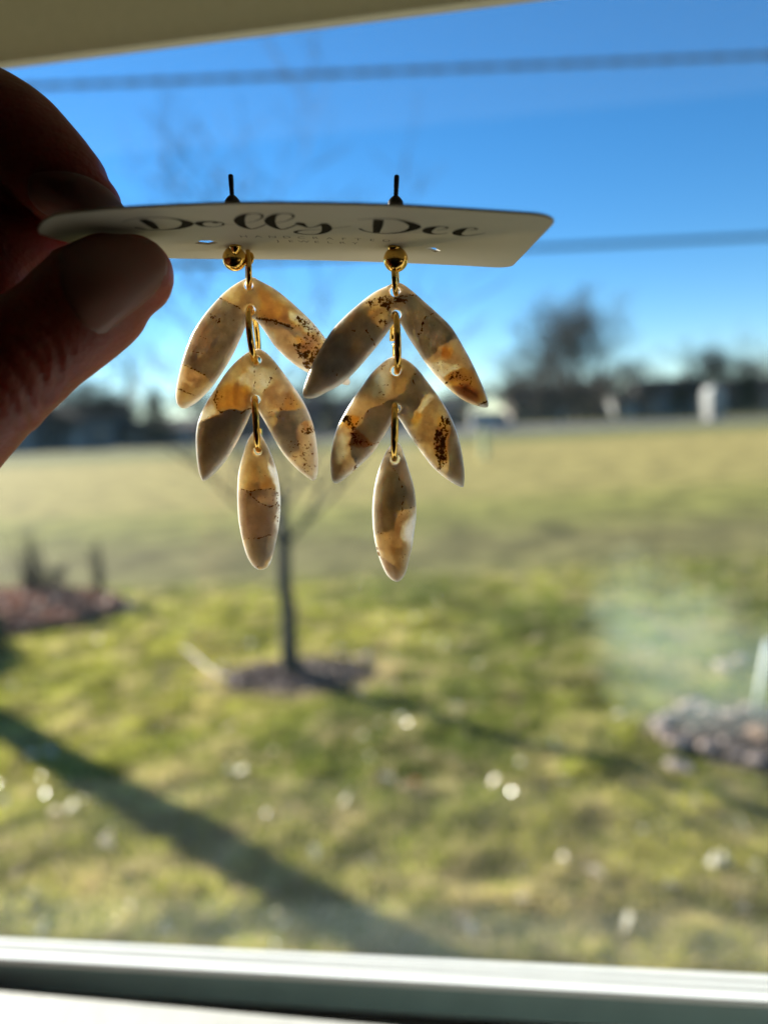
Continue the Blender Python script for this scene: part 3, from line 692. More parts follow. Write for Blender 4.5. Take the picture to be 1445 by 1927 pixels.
# mulch ring round the young tree
cx, cy = tb[0]+.04, tb[1]+.02
e = empty('mulch_ring', (cx, cy, 0), 'round bed of dark mulch at the foot of the young tree', 'mulch bed')
V, Fc = [], []; rings = 7; seg = 30
for i in range(rings+1):
    t = i/rings
    for k in range(seg):
        a = 2*math.pi*k/seg; R_ = t*(.66+.05*math.sin(3*a)+.03*math.sin(7*a)); V.append((cx+R_*math.cos(a), cy+R_*.62*math.sin(a), .085*(1-t**2)+.006))
for i in range(rings):
    for k in range(seg): Fc.append((i*seg+k, i*seg+(k+1) % seg, (i+1)*seg+(k+1) % seg, (i+1)*seg+k))
mesh('mound', V, Fc, M['mulch'], e, True)
def chips(cx, cy, rx, ry, n, zf, seed, size=.03, dark=1.0):
    rg = np.random.default_rng(seed); t = np.sqrt(rg.random(n)); a = rg.random(n)*2*np.pi
    c = np.stack([cx+rx*t*np.cos(a), cy+ry*t*np.sin(a), zf(t)], 1); u_ = rg.standard_normal((n, 3)); u_[:, 2] *= .35; u_ /= np.linalg.norm(u_, axis=1)[:, None]
    v_ = np.cross(u_, rg.standard_normal((n, 3))); v_ /= np.linalg.norm(v_, axis=1)[:, None]
    l = size*(.5+rg.random(n))[:, None]
    V = np.stack([c-u_*l-v_*l*.3, c+u_*l-v_*l*.3, c+u_*l*.8+v_*l*.35, c-u_*l*.9+v_*l*.3], 1).reshape(-1, 3)
    k = np.arange(n)*4; T = np.concatenate([np.stack([k, k+1, k+2], 1), np.stack([k, k+2, k+3], 1)])
    base = np.where(rg.random((n, 1)) < .16, np.array([[.42, .33, .26]]), np.array([[.16, .11, .09]]))*dark*(.5+rg.random((n, 1)))
    return V, T, np.repeat(np.concatenate([base, np.ones((n, 1))], 1), 4, axis=0)
V, T, c_ = chips(cx, cy, .66, .41, 900, lambda t: .085*(1-t**2)+.015, 3)
o = trimesh('chips', V-np.array([cx, cy, 0]), T, M['chip'], e, c_); o['kind'] = 'stuff'
for k, (px, py, r, lab) in enumerate([(474, 1218, .045, 'small pale stone at the far left rim of the mulch ring'), (482, 1284, .05, 'pinkish stone at the near left rim of the mulch ring'),
                                      (690, 1243, .05, 'pale stone at the right rim of the mulch ring'), (640, 1228, .03, 'tiny pale stone at the far right rim of the mulch ring'), (420, 1262, .04, 'small stone at the left rim of the mulch ring')]):
    q = G(px, py); rock('stone', (q[0], q[1], .04), r, 'stone', lab, 50+k, 'stone')
# pale split branch lying left of the ring
pts = [G(345, 1216, .03), G(372, 1240, .035), G(405, 1266, .03), (G(462, 1290, .03))]
V, Fc = [], []; tube(V, Fc, catmull(pts, 4), .011, 7); o = mesh('fallen_branch', V, Fc, M['stone'], None, True); tag(o, 'pale bare stick lying on the grass left of the mulch ring', 'stick')

# russet bed at the left edge
bx, by = G(10, 1158)[:2]
e = empty('garden_bed', (bx, by, 0), 'low russet ground cover bed at the left edge of the lawn', 'garden bed')
V, Fc = [], []
for i in range(rings+1):
    t = i/rings
    for k in range(seg):
        a = 2*math.pi*k/seg; R_ = t*(1+.12*math.sin(4*a+1)); V.append((bx-.3+R_*1.75*math.cos(a), by+R_*1.15*math.sin(a), .20*(1-t**2.5)+.004))
for i in range(rings):
    for k in range(seg): Fc.append((i*seg+k, i*seg+(k+1) % seg, (i+1)*seg+(k+1) % seg, (i+1)*seg+k))
mesh('soil', V, Fc, M['redstalk'], e, True)
V, T, c_ = chips(bx-.3, by, 1.75, 1.15, 4200, lambda t: .20*(1-t**2.5)+.05, 7, .045, 1.45)
c_[:, :3] *= (1.55, 1.2, 1.0); o = trimesh('ground_cover', V-np.array([bx, by, 0]), T, M['chip'], e, c_); o['kind'] = 'stuff'
# dead stalks standing in the bed
def stalks(px, py, h, n, spread, label, seed):
    q = G(px, py); e = empty('dead_plant', (q[0], q[1], 0), label, 'plant'); rg = random.Random(seed)
    V, Fc = [], []
    for i in range(n):
        a = rg.random()*2*math.pi; s = spread*rg.random(); b0 = q+np.array([math.cos(a)*s*.5, math.sin(a)*s*.5, 0]); hh = h*(.45+.6*rg.random())
        tp = b0+np.array([math.cos(a)*s*.8+rg.gauss(0, .03), math.sin(a)*s*.5, hh]); tube(V, Fc, [b0, (b0+tp)/2+np.array([rg.gauss(0, .02), 0, 0]), tp], [.011, .009, .006], 4)
        for j in range(3):
            c = b0+(tp-b0)*(.5+.5*rg.random()); tube(V, Fc, [c, c+np.array([rg.gauss(0, .08), rg.gauss(0, .05), .08])], [.006, .003], 3)
    mesh('stem', V, Fc, M['stalk'], e)
stalks(62, 1140, 1.0, 22, .16, 'taller bunch of dark dead stalks at the left edge', 1)
stalks(98, 1135, .62, 26, .22, 'shorter bunch of dark dead stalks at the left edge', 2)
stalks(192, 1130, .85, 14, .14, 'thin bunch of dead stalks at the right end of the russet bed', 3)
# low evergreen shrub just outside the left edge
def shrub(c, r, n, label, seed, nm='shrub', colr=(.03, .05, .02)):
    rg = np.random.default_rng(seed); e = empty(nm, (c[0], c[1], 0), label, 'shrub')
    d = rg.standard_normal((n, 3)); d /= np.linalg.norm(d, axis=1)[:, None]; d[:, 2] = abs(d[:, 2]); cc = d*(r*(.5+.5*rg.random(n)))[:, None]
    u_ = rg.standard_normal((n, 3)); u_ /= np.linalg.norm(u_, axis=1)[:, None]; v_ = np.cross(u_, d)
    V = np.stack([cc-u_*.02, cc+u_*.02, cc+v_*.05], 1).reshape(-1, 3)
    cl_ = np.repeat(np.concatenate([np.array(colr)*(.5+rg.random((n, 1))), np.ones((n, 1))], 1), 3, axis=0)
    trimesh('foliage', V, np.arange(n*3).reshape(-1, 3), M['needle'], e, cl_)
    V, Fc = [], []
    for k in range(6):
        a = k*1.05; tube(V, Fc, [(0, 0, -.02), (r*.4*math.cos(a), r*.4*math.sin(a), r*.6)], [.012, .005], 4)
    o = mesh('stem', V, Fc, M['stalk']); o.parent = e
shrub((-4.55, 7.35), .62, 6000, 'rounded evergreen shrub left of the lawn', 8)

# rock bed at right
q = G(1370, 1385)
bx, by = q[0]+.12, q[1]
e = empty('rock_bed', (bx, by, 0), 'dark soil bed with stones at the right edge of the lawn', 'garden bed')
V, Fc = [], []
for i in range(rings+1):
    t = i/rings
    for k in range(seg):
        a = 2*math.pi*k/seg; R_ = t*(1+.1*math.sin(3*a)); V.append((bx+R_*.62*math.cos(a), by+R_*.52*math.sin(a), .07*(1-t**2)+.012))
for i in range(rings):
    for k in range(seg): Fc.append((i*seg+k, i*seg+(k+1) % seg, (i+1)*seg+(k+1) % seg, (i+1)*seg+k))
mesh('soil', V, Fc, M['soil'], e, True)
rg = random.Random(5)
spots = [(1262, 1345), (1290, 1328), (1308, 1322), (1332, 1335), (1250, 1380), (1275, 1395), (1300, 1372), (1340, 1362), (1372, 1345), (1405, 1330), (1272, 1437), (1293, 1446), (1330, 1402),
         (1365, 1392), (1402, 1380), (1432, 1372), (1440, 1400), (1420, 1425), (1350, 1247), (1362, 1252), (1395, 1240), (1385, 1415), (1240, 1360)]
ORD = 'first second third fourth fifth sixth seventh eighth ninth tenth eleventh twelfth thirteenth fourteenth fifteenth sixteenth seventeenth eighteenth nineteenth twentieth twenty-first twenty-second twenty-third'.split()
for k, (px, py) in enumerate(spots):
    z = .06; q = G(px, py, z); rock('stone', (q[0], q[1], z-.01), .034+.034*rg.random(), 'stone', 'pinkish grey stone, %s from the left in the dark bed at the right edge' % ORD[sorted(spots).index((px, py))], 80+k, 'stone', 'stones in the bed at the right edge')
q = G(1432, 1385, .07); rock('stone', (q[0], q[1], .09), .085, 'redstalk', 'largest russet stone at the right edge of the photo', 200, 'stone')
# pale stake leaning at the right edge
a, b_ = PM(1418, 1345, 3.9), PM(1448, 1205, 3.9)
V, Fc = [], []; tube(V, Fc, [a, (a+b_)/2, b_], [.008, .016, .022], 6); o = mesh('garden_stake', V, Fc, M['stake'], None, True); tag(o, 'pale translucent stake leaning at the right edge of the lawn', 'stake')

# fallen leaves
def leaf_mesh(seed, c1=(.55, .43, .27)):
    rg = random.Random(seed); out_ = []; n = 12
    for k in range(n):
        a = 2*math.pi*k/n; r = (1+.22*math.cos(3*a)+.1*rg.gauss(0, 1)); out_.append((r*math.cos(a), .62*r*math.sin(a), .30*abs(math.sin(a))+.1*rg.gauss(0, 1)))
    V = [(0, 0, 0)]+out_; T = [(0, 1+k, 1+(k+1) % n) for k in range(n)]
    V = np.array(V)*.036; cols = np.tile(np.array([*c1, 1]), (len(V), 1))*(.8+.4*np.random.default_rng(seed).random((len(V), 1)))
    return V, np.array(T), cols
LM = []
for k, c in enumerate([(.74, .62, .46), (.56, .40, .26), (.85, .78, .64), (.66, .24, .05)]):
    V, T, cl_ = leaf_mesh(k, c); o = trimesh('fallen_leaf', V, T, M['leaf'], cols=cl_); LM.append(o.data); bpy.data.objects.remove(o)
LP = [(515, 1412), (652, 1503), (965, 1370), (683, 1383), (712, 1362), (752, 1350), (800, 1330), (678, 1298), (102, 1528), (8, 1505), (868, 1150), (780, 1163), (1060, 1612), (1165, 1303), (870, 1735), (885, 1745),
      (1395, 1700), (455, 1450), (320, 1350), (1160, 1345), (800, 1420), (730, 1465), (760, 1480), (1260, 1665), (1060, 1470), (540, 1740), (280, 1190), (135, 1520), (1120, 1640), (1040, 1395), (930, 1470), (590, 1600),
      (1305, 1505), (1205, 1560), (240, 1640), (60, 1680), (350, 1700), (980, 1690), (740, 1290), (900, 1250), (1010, 1200), (860, 1330), (430, 1370), (60, 1420), (1400, 1560), (1340, 1620), (690, 1720), (1180, 1740)]
LP += [(rg.uniform(0, 1445), 1200+560*rg.random()**.8) for _ in range(22)]
for k, (px, py) in enumerate(LP):
    q = G(px, py, .035); o = bpy.data.objects.new('fallen_leaf', LM[(0, 2, 1, 2)[k % 4]]); COL.objects.link(o); o.location = q
    o.rotation_euler = (rg.gauss(0, .5), rg.gauss(0, .5), rg.random()*6.28); s = .7+.7*rg.random(); o.scale = (s, s, s)
    tag(o, 'small dry tan leaf lying on the sunlit lawn', 'leaf', 'dry leaves scattered on the lawn')
q = G(782, 1472, .04); o = bpy.data.objects.new('fallen_leaf', LM[3]); COL.objects.link(o); o.location = q; o.rotation_euler = (.4, .2, 1); tag(o, 'only bright orange leaf lying on the lawn, low centre', 'leaf')
#@@FOREGROUND
# ================================================================== EARRING CARD
def interp(tab, x): return float(np.interp(x, [t[0] for t in tab], [t[1] for t in tab]))
topC = catmull([(50, 434), (66, 423), (84, 413), (117, 404.5), (188, 397), (235, 393), (350, 387), (450, 384), (600, 384.5), (740, 388), (850, 394), (1000, 404), (1052, 410)], 6)
botC = catmull([(228, 485), (380, 487), (550, 489), (700, 493), (850, 499), (960, 505)], 6)
DT, DB = 98.0, 133.0
CWD, CHT = 70.5, 35.5                       # card size in mm
def cardpt(u, v, off=0.0):
    """u,v in mm on the card (v from the printed top edge); off = mm below the printed side"""
    s, t = u/CWD, v/CHT
    xt = 50+1002*s; xb = 228+732*s
    a = P(xt, interp(topC, xt), DT); b = P(xb, interp(botC, xb), DB)
    q = a+(b-a)*t
    if off:
        e1 = P(xt+2, interp(topC, min(xt+2, 1052)), DT)-a; nn = np.cross(b-a, e1); nn /= np.linalg.norm(nn)
        if nn[2] > 0: nn = -nn
        q = q+nn*off/1000
    return q
_g = [(u, v, *proj(cardpt(u, v))) for u in np.linspace(0, CWD, 60) for v in np.linspace(0, CHT, 30)]
_g = np.array(_g)
def carduv(px, py):
    k = np.argmin((_g[:, 2]-px)**2+((_g[:, 3]-py)*3)**2); u, v = _g[k, 0], _g[k, 1]
    for _ in range(6):
        x0, y0 = proj(cardpt(u, v)); xu, yu = proj(cardpt(u+.1, v)); xv, yv = proj(cardpt(u, v+.1))
        J = np.array([[(xu-x0)/.1, (xv-x0)/.1], [(yu-y0)/.1, (yv-y0)/.1]]); d = np.linalg.solve(J, [px-x0, py-y0]); u += np.clip(d[0], -3, 3); v += np.clip(d[1], -3, 3)
    return u, v
def cdt(outline, holes, pts):
    vs = [Vector(q[:2]) for q in outline]; ed = [(i, (i+1) % len(outline)) for i in range(len(outline))]
    for h in holes:
        n = len(vs); vs += [Vector(q[:2]) for q in h]; ed += [(n+i, n+(i+1) % len(h)) for i in range(len(h))]
    vs += [Vector(q) for q in pts]
    r = geometry.delaunay_2d_cdt(vs, ed, [], 1 if not holes else 0, 1e-9)
    v2 = np.array([(q.x, q.y) for q in r[0]]); T = np.array([f for f in r[2] if len(f) == 3])
    c = v2[T].mean(1); ok = inpoly(c[:, 0], c[:, 1], outline)
    for h in holes: ok &= ~inpoly(c[:, 0], c[:, 1], h)
    return v2, T[ok]
def rounded(w, h, radii):
    out_ = []
    for (cx_, cy_, a0_, rad) in ((radii[0], radii[0], 180, radii[0]), (w-radii[1], radii[1], 270, radii[1]), (w-radii[2], h-radii[2], 0, radii[2]), (radii[3], h-radii[3], 90, radii[3])):
        for k in range(9):
            a = math.radians(a0_+k*90/8); out_.append((cx_+rad*math.cos(a), cy_+rad*math.sin(a)))
    return out_
outl = rounded(CWD, CHT, (4.5, 3.4, 3.0, 3.0))
dense = []
for i in range(len(outl)):
    a, b = np.array(outl[i]), np.array(outl[(i+1) % len(outl)]); k = max(1, int(np.linalg.norm(b-a)/1.0))
    for j in range(k): dense.append(tuple(a+(b-a)*j/k))
slotL = [carduv(x, y) for x, y in ((367, 458), (378, 452.5), (396, 452.5), (411, 457.0), (392, 461))]
slotR = [carduv(x, y) for x, y in ((800, 466), (818, 466.2), (829, 472.0), (818, 474.4))]
grid = [(u, v) for u in np.arange(.7, CWD, 1.1) for v in np.arange(.7, CHT, 1.1)]
ga = np.array(grid); okg = inpoly(ga[:, 0], ga[:, 1], dense) & (segdist(ga[:, 0], ga[:, 1], dense) > .35)
for s_ in (slotL, slotR): okg &= ~inpoly(ga[:, 0], ga[:, 1], s_) & (segdist(ga[:, 0], ga[:, 1], s_) > .3)
v2, T = cdt(dense, [slotL, slotR], ga[okg])
rgc = np.random.default_rng(2)
A = np.array([cardpt(u, v, 0) for u, v in v2]); B = np.array([cardpt(u, v, -.36) for u, v in v2]); n = len(v2)
from collections import Counter
ec = Counter(); 
for t in T:
    for k in range(3): ec[(t[k], t[(k+1) % 3])] += 1
bd = [e_ for e_ in ec if (e_[1], e_[0]) not in ec]
Fc = [tuple(t) for t in T]+[tuple(x+n for x in t[::-1]) for t in T]+[(b_, a_, a_+n, b_+n) for a_, b_ in bd]
card = mesh('earring_card', np.concatenate([A, B]), Fc, M['card'])
tag(card, 'curved cream card printed with a script name, held by its left end', 'earring card')
bm = bmesh.new(); bm.from_mesh(card.data); bmesh.ops.recalc_face_normals(bm, faces=bm.faces); bm.to_mesh(card.data); bm.free()
card.data.polygons.foreach_set('use_smooth', [True]*len(card.data.polygons)); card.data.set_sharp_from_angle(angle=math.radians(35))
# script lettering, drawn as strokes of changing width on the card
def stroke(pts):
    q = catmull([(*carduv(x, y), w) for x, y, w in pts], 7); V = []; n = len(q)
    for i, c in enumerate(q):
        t = q[min(i+1, n-1)][:2]-q[max(i-1, 0)][:2]; t /= np.linalg.norm(t)+1e-9; nn = np.array([-t[1], t[0]]); w = max(.10, c[2])*.5
        V.append(cardpt(*(c[:2]+nn*w), .02)); V.append(cardpt(*(c[:2]-nn*w), .02))
    return V, [(2*i, 2*i+1, 2*i+3, 2*i+2) for i in range(n-1)]
letters = {
 'D1': [[(231, 417.5, .1), (248, 412.5, .15), (270, 409.5, .25), (298, 408.8, .3), (321, 410.5, .4), (342, 414.5, .9), (354, 420.7, 1.75), (342, 428, 1.0), (321, 431.4, .45), (298, 432.6, .35), (276, 432, .3), (258, 428.6, .35), (255, 427.5, .4)],
        [(268, 412.6, 1.1), (280, 419, 1.55), (295, 430.5, .9)]],
 'o': [[(414, 417.6, .2), (398, 416.4, .5), (380, 417.8, 1.0), (374, 420.5, 1.2), (382, 424.8, .7), (400, 426.6, .25), (418, 424, .3), (420, 420, .35), (408, 416.8, .25)], [(402, 417.5, .8), (406, 418.8, .7), (412, 419.2, .3)], [(420, 421.5, .12), (443, 422.4, .1)]],
 'l1': [[(458, 420, .12), (479, 416, .16), (493, 409.5, .3), (491, 403, .45), (473, 401.6, .35), (458, 405, .9), (450.5, 414.5, 1.6), (457, 424.8, 1.1), (473, 430.6, .4), (488, 427.3, .3), (500, 422.3, .3)]],
 'l2': [[(515, 420, .12), (537, 416, .16), (552, 408.5, .3), (548, 403, .45), (532, 401.6, .35), (516, 405, .9), (508, 415.2, 1.6), (515, 425.5, 1.1), (530, 431.4, .4), (546, 427.6, .3), (556, 423, .3)]],
 'y': [[(556, 420, 1.0), (564, 421, 1.6), (571, 423.8, .9), (580, 427.8, .35), (593, 426.5, .3), (605, 422.0, .5)],
       [(609, 420, .9), (614, 425.5, 1.5), (615, 431.5, 1.5), (608, 437.5, .9), (594, 440.8, .4), (573, 440.6, .35), (556, 437, .6), (562, 434.2, .5), (578, 432.6, .2), (604, 431.6, .15), (623, 429.8, .15), (661, 425.5, .1)]],
 'D2': [[(673, 412.8, .15), (699, 411.3, .2), (738, 411.6, .3), (761, 416.3, .7), (781, 426, 1.8), (765, 434.6, .8), (741, 438.6, .45), (714, 439, .35), (689, 435.2, .35), (676, 429.8, .5)], [(712.5, 413, 1.5), (711, 424, 1.5), (708, 437.5, 1.0)]],
 'e1': [[(822, 433, .1), (838, 430.5, .2), (841, 427.6, .4), (825, 426, .35), (808, 430.4, 1.4), (804, 436.5, 1.3), (819, 440.3, .4), (842, 438.6, .18)]],
 'e2': [[(874, 433.5, .1), (894, 432, .2), (896, 429.8, .4), (880, 428.8, .35), (865, 434, 1.4), (860, 440, 1.4), (874, 443.1, .4), (893, 441.9, .25), (914, 438, .1)]],
}
for nm in letters:
    V, Fc = [], []
    for st in letters[nm]:
        v_, f_ = stroke(st); k = len(V); V += v_; Fc += [tuple(i+k for i in f) for f in f_]
    mesh('letter', V, Fc, M['ink'], card)
def smalltext(txt, xa, xb, ya, yb, h):
    """capital letters of height h mm, spread between two pixels along the card"""
    ua, va = carduv(xa, ya); ub, vb = carduv(xb, yb)
    for k, ch in enumerate(txt):
        cu = bpy.data.curves.new('t', 'FONT'); cu.body = ch; cu.size = 1.0; cu.align_x = 'CENTER'; cu.offset = -0.012; to = bpy.data.objects.new('t', cu); COL.objects.link(to)
        dg = bpy.context.evaluated_depsgraph_get(); me = bpy.data.meshes.new_from_object(to.evaluated_get(dg)); bpy.data.objects.remove(to)
        t = k/(len(txt)-1); uc = ua+(ub-ua)*t; vc = va+(vb-va)*t
        V = [cardpt(uc+q.co.x*h*1.25, vc+h-q.co.y*h*1.4, .02) for q in me.vertices]; Fc = [tuple(p.vertices) for p in me.polygons]
        mesh('letter', V, Fc, M['inkgrey'], card); bpy.data.meshes.remove(me)
smalltext('HANDCRAFTED', 457, 727, 442.5, 450.5, 1.45)
smalltext('JEWELRY', 522, 668, 451, 455.5, 1.45)

# ================================================================== EARRINGS
def torus(c, nrm, R_, r, a0=0.0, a1=2*math.pi, ref=(0, 0, 1), shift=0.0, sy=1.0, n=64, sides=14):
    nrm = np.asarray(nrm, float); nrm /= np.linalg.norm(nrm); ref = np.asarray(ref, float); ref = ref-nrm*(ref@nrm); ref /= np.linalg.norm(ref); b = np.cross(nrm, ref)
    pts = [np.asarray(c)+R_*(math.cos(a)*ref*sy+math.sin(a)*b)+nrm*shift*((a-a0)/(a1-a0)-.5) for a in np.linspace(a0, a1, n)]
    V, Fc = [], []; tube(V, Fc, pts, r, sides); return V, Fc

def plane_hit(px, py, origin, nrm):
    d = ray(px, py); return Cc+d*(((origin-Cc)@nrm)/(d@nrm))

def kindrgb(k):
    return {'grey': ((.685, .665, .635), .29), 'darkgrey': ((.635, .62, .59), .25), 'pinkgrey': ((.725, .675, .635), .305), 'sand': ((.80, .725, .615), .34), 'amber': ((.80, .67, .48), .36),
            'orange': ((.81, .635, .41), .40), 'cream': ((.885, .825, .73), .44), 'white': ((.95, .92, .87), .7), 'brown': ((.62, .48, .31), .31), 'peach': ((.81, .725, .63), .355)}[k]
def leafpiece(name, parent, outline, holes, depth, yaw, base, zones, flecks, seams, thick=1.15, edge_r=.8, seed=0, smooth=4, tiltx=0.0):
    """outline etc. are measured on the photograph and laid onto this piece's own plane; everything then in mm on that plane"""
    nrm = np.array([math.sin(yaw)*math.cos(tiltx), -math.cos(yaw)*math.cos(tiltx), math.sin(tiltx)]); ex = np.array([math.cos(yaw), math.sin(yaw), 0]); ez = np.cross(nrm, ex)*-1.0
    if ez[2] < 0: ez = -ez
    org = P(*outline[0], depth)
    def loc(x, y):
        q = plane_hit(x, y, org, nrm)-org; return (float(q@ex)*1000, float(q@ez)*1000)
    ol = [tuple(q) for q in catmull([loc(x, y) for x, y in outline], smooth, True)]
    hl = []
    for hx, hy, hr in holes:
        cx_, cy_ = loc(hx, hy); hl.append([(cx_+hr*math.cos(a), cy_+hr*math.sin(a)) for a in np.linspace(0, 2*math.pi, 22, endpoint=False)])
    oa = np.array(ol); st = .20
    gx, gy = np.meshgrid(np.arange(oa[:, 0].min(), oa[:, 0].max(), st), np.arange(oa[:, 1].min(), oa[:, 1].max(), st*.87)); gx[1::2] += st/2
    gx, gy = gx.ravel(), gy.ravel(); ok = inpoly(gx, gy, ol); gx, gy = gx[ok], gy[ok]
    ok = segdist(gx, gy, ol) > .11
    for h in hl: ok &= ~inpoly(gx, gy, h) & (segdist(gx, gy, h) > .09)
    v2, T = cdt(ol, hl, np.stack([gx[ok], gy[ok]], 1))
    X, Y = v2[:, 0], v2[:, 1]
    D = segdist(X, Y, ol); 
    prof_ = lambda d, R_: np.sqrt(np.clip(1-(1-np.clip(d/R_, 0, 1))**2, 0, 1))
    Z = thick*(.55*prof_(D, edge_r)+.45*prof_(D, edge_r*4.0))
    for h in hl: Z *= .25+.75*prof_(segdist(X, Y, h), .45)
    rgn = np.random.default_rng(seed)
    Z += .03*(vnoise(X, Y, .5, seed)-.5)*(D > .5)
    bnd = (D < 1e-4)
    for h in hl: bnd |= segdist(X, Y, h) < 1e-4
    Z[bnd] = 0
    front = org+(X[:, None]*ex+Y[:, None]*ez+Z[:, None]*nrm)/1000
    idx_b = np.where(~bnd)[0]; n = len(X); mp_ = np.arange(n); mp_[idx_b] = n+np.arange(len(idx_b))
    backv = org+(X[idx_b, None]*ex+Y[idx_b, None]*ez-Z[idx_b, None]*.85*nrm)/1000
    T2 = mp_[T][:, ::-1]
    VV = np.concatenate([front, backv]); TT = np.concatenate([T, T2])
    # front normal should face the camera
    a_, b_, c_ = VV[T[0][0]], VV[T[0][1]], VV[T[0][2]]
    if np.cross(b_-a_, c_-a_) @ nrm < 0: TT = TT[:, ::-1]
    # marbling
    wxn = (vnoise(X, Y, .55, seed+1)-.5)*1.5+(vnoise(X, Y, 1.6, seed+2)-.5)*.8+(vnoise(X, Y, 4.0, seed+6)-.5)*.28
    wyn = (vnoise(X, Y, .55, seed+3)-.5)*1.5+(vnoise(X, Y, 1.6, seed+4)-.5)*.8+(vnoise(X, Y, 4.0, seed+7)-.5)*.28
    Xw, Yw = X+wxn*.5, Y+wyn*.5
    c, al = kindrgb(base); col = np.tile(np.array([*c, al]), (n, 1)); fl = .30*np.clip(vnoise(X, Y, .45, seed+15)*1.6-.55, 0, 1)+.03
    for poly, kd, fe in zones:
        pl = [loc(*q) for q in poly]; s = np.where(inpoly(Xw, Yw, pl), 1, -1)*segdist(Xw, Yw, pl); w = np.clip(s/(fe*.1)+.5, 0, 1)[:, None]
        c, al = kindrgb(kd); col = col*(1-w)+np.array([*c, al])*w
    for poly, de in flecks:
        pl = [loc(*q) for q in poly]; s = np.where(inpoly(Xw, Yw, pl), 1, -1)*segdist(Xw, Yw, pl); w = np.clip(s/.7+.6, 0, 1)
        fl = np.maximum(fl, de*w*(.55+.75*vnoise(X, Y, 1.1, seed+8)))
    for ln, wd_, de in seams:
        pl = [loc(*q) for q in ln]; d = segdist(X+wxn*.22, Y+wyn*.22, pl, False); w = np.exp(-(d/wd_)**2)
        fl = np.maximum(fl, 1.25*de*w*(.6+.6*vnoise(X, Y, 1.9, seed+9)))
    col2 = np.concatenate([col, col[idx_b]]); fl2 = np.concatenate([fl, fl[idx_b]])
    o = trimesh(name, VV-VV.mean(0), TT, M['clay'], smooth=True)
    o.parent = parent; o.location = VV.mean(0)-np.array(parent.location)
    ca = o.data.color_attributes.new('clay', 'FLOAT_COLOR', 'POINT'); ca.data.foreach_set('color', col2.astype(np.float32).ravel())
    fa_ = o.data.attributes.new('fleck', 'FLOAT', 'POINT'); fa_.data.foreach_set('value', fl2.astype(np.float32))
    return o

L1 = [(469,521.8),(449.6,530.7),(430,544),(412.4,560.2),(386.8,589.6),(365,622.9),(351,656),(340.7,689.5),(333,725.4),(331,745.8),(334.3,761),(344.6,768.9),(358.7,765),(376.6,752.2),(399.6,727.9),(420,699.7),(438,669),(453.4,635.7),(464,612),(471,601),(477,600.5),(485,606),(499.5,625.5),(514.9,648.5),(532.8,667.5),(555.8,687),(578.9,701),(608,713.5),(640,722),(654,724.8),(659,720),(657,710),(650,692),(636,667),(612,635.7),(591.7,610),(566,584.5),(540.5,561.5),(514.9,542),(489,528),(478,522)]
L2 = [(486.7,656.2),(468.8,661.3),(445.7,679),(425,702),(404.8,733),(386.8,761),(374.5,789),(369.7,812),(369,835),(370.8,861.9),(374.9,888.9),(382,904.4),(391.5,901.3),(408,886.8),(422.6,870),(437,849.4),(451.7,822.4),(464,797.5),(472,779),(480,770),(485,771),(491,782),(501.5,799.6),(514,822.4),(528.5,847.3),(543,866),(563.8,886.8),(584.5,902.3),(591.8,903.4),(597,895),(599,872),(597,841),(591.8,808),(582.4,778.9),(568,749.8),(549,722.8),(532.6,700),(518,681),(504.6,666.5),(494,659)]
L3 = [(481,808.5),(468.3,824.5),(458,853.6),(449.6,886.8),(447,920),(447.5,957.3),(450.7,988.5),(458,1023.8),(466.2,1048.7),(478.7,1067.3),(491,1072.5),(503.6,1067.3),(510.8,1054.9),(518,1028),(524.3,996.8),(528,961.5),(527.4,924),(522.3,891),(511.9,857.7),(501.5,834.9),(490,815),(485,809)]
R1 = [(744,531.6),(728.3,538),(702,551.3),(673,573.6),(646.8,597.3),(623,623.6),(602,657.8),(586.3,689.3),(573,723.5),(570,742),(575.8,749.3),(594.2,748.5),(615.2,738),(641.5,723.5),(665.2,702.5),(688.9,676.2),(712.5,647.3),(728.3,626.2),(739.5,611),(747,606),(754.6,610.5),(767.8,634),(783.5,657.8),(799.3,681.5),(820.3,707.8),(846.6,734),(873,753.8),(899.2,764.3),(915,767),(919,760.3),(915,744.6),(904.5,718.3),(888.7,684),(870.3,650),(849.3,615.7),(823,589.4),(796.7,565.7),(775.6,547.3),(757.2,534.2)]
R2 = [(752,672.3),(736,672),(717.8,684),(696.7,705),(678.3,731.4),(662,754),(647.8,777.4),(635.3,802.3),(627,829.3),(622.4,858.3),(621.8,885.3),(624.9,904),(631,909.2),(641.5,906),(662.3,889.5),(683,870.8),(701.7,852),(718.3,827.2),(730.8,806.4),(739,790),(746,783),(752.5,791),(766,812.7),(782.7,837.6),(799.3,860.4),(816,881.2),(836.7,898.8),(857.4,912.3),(867.8,916.5),(872.4,914.4),(874,893.6),(871,864.6),(863.7,827.2),(853.3,796),(838.8,767),(822,742),(804.6,718.3),(786,694.6),(767.7,678.8)]
R3 = [(745.3,832.4),(732.9,839.6),(720.4,862.5),(710,891.5),(703.8,920.6),(700.7,951.8),(701.3,985),(704.8,1016),(712,1045),(722.5,1072),(732.9,1087.7),(745.3,1094.6),(754.7,1090.8),(764,1076.3),(770,1051.4),(776.5,1024.4),(779.6,999.5),(783,974.6),(782.7,943.4),(778.5,914.4),(770,885.3),(762,860.4),(753.6,837.6)]

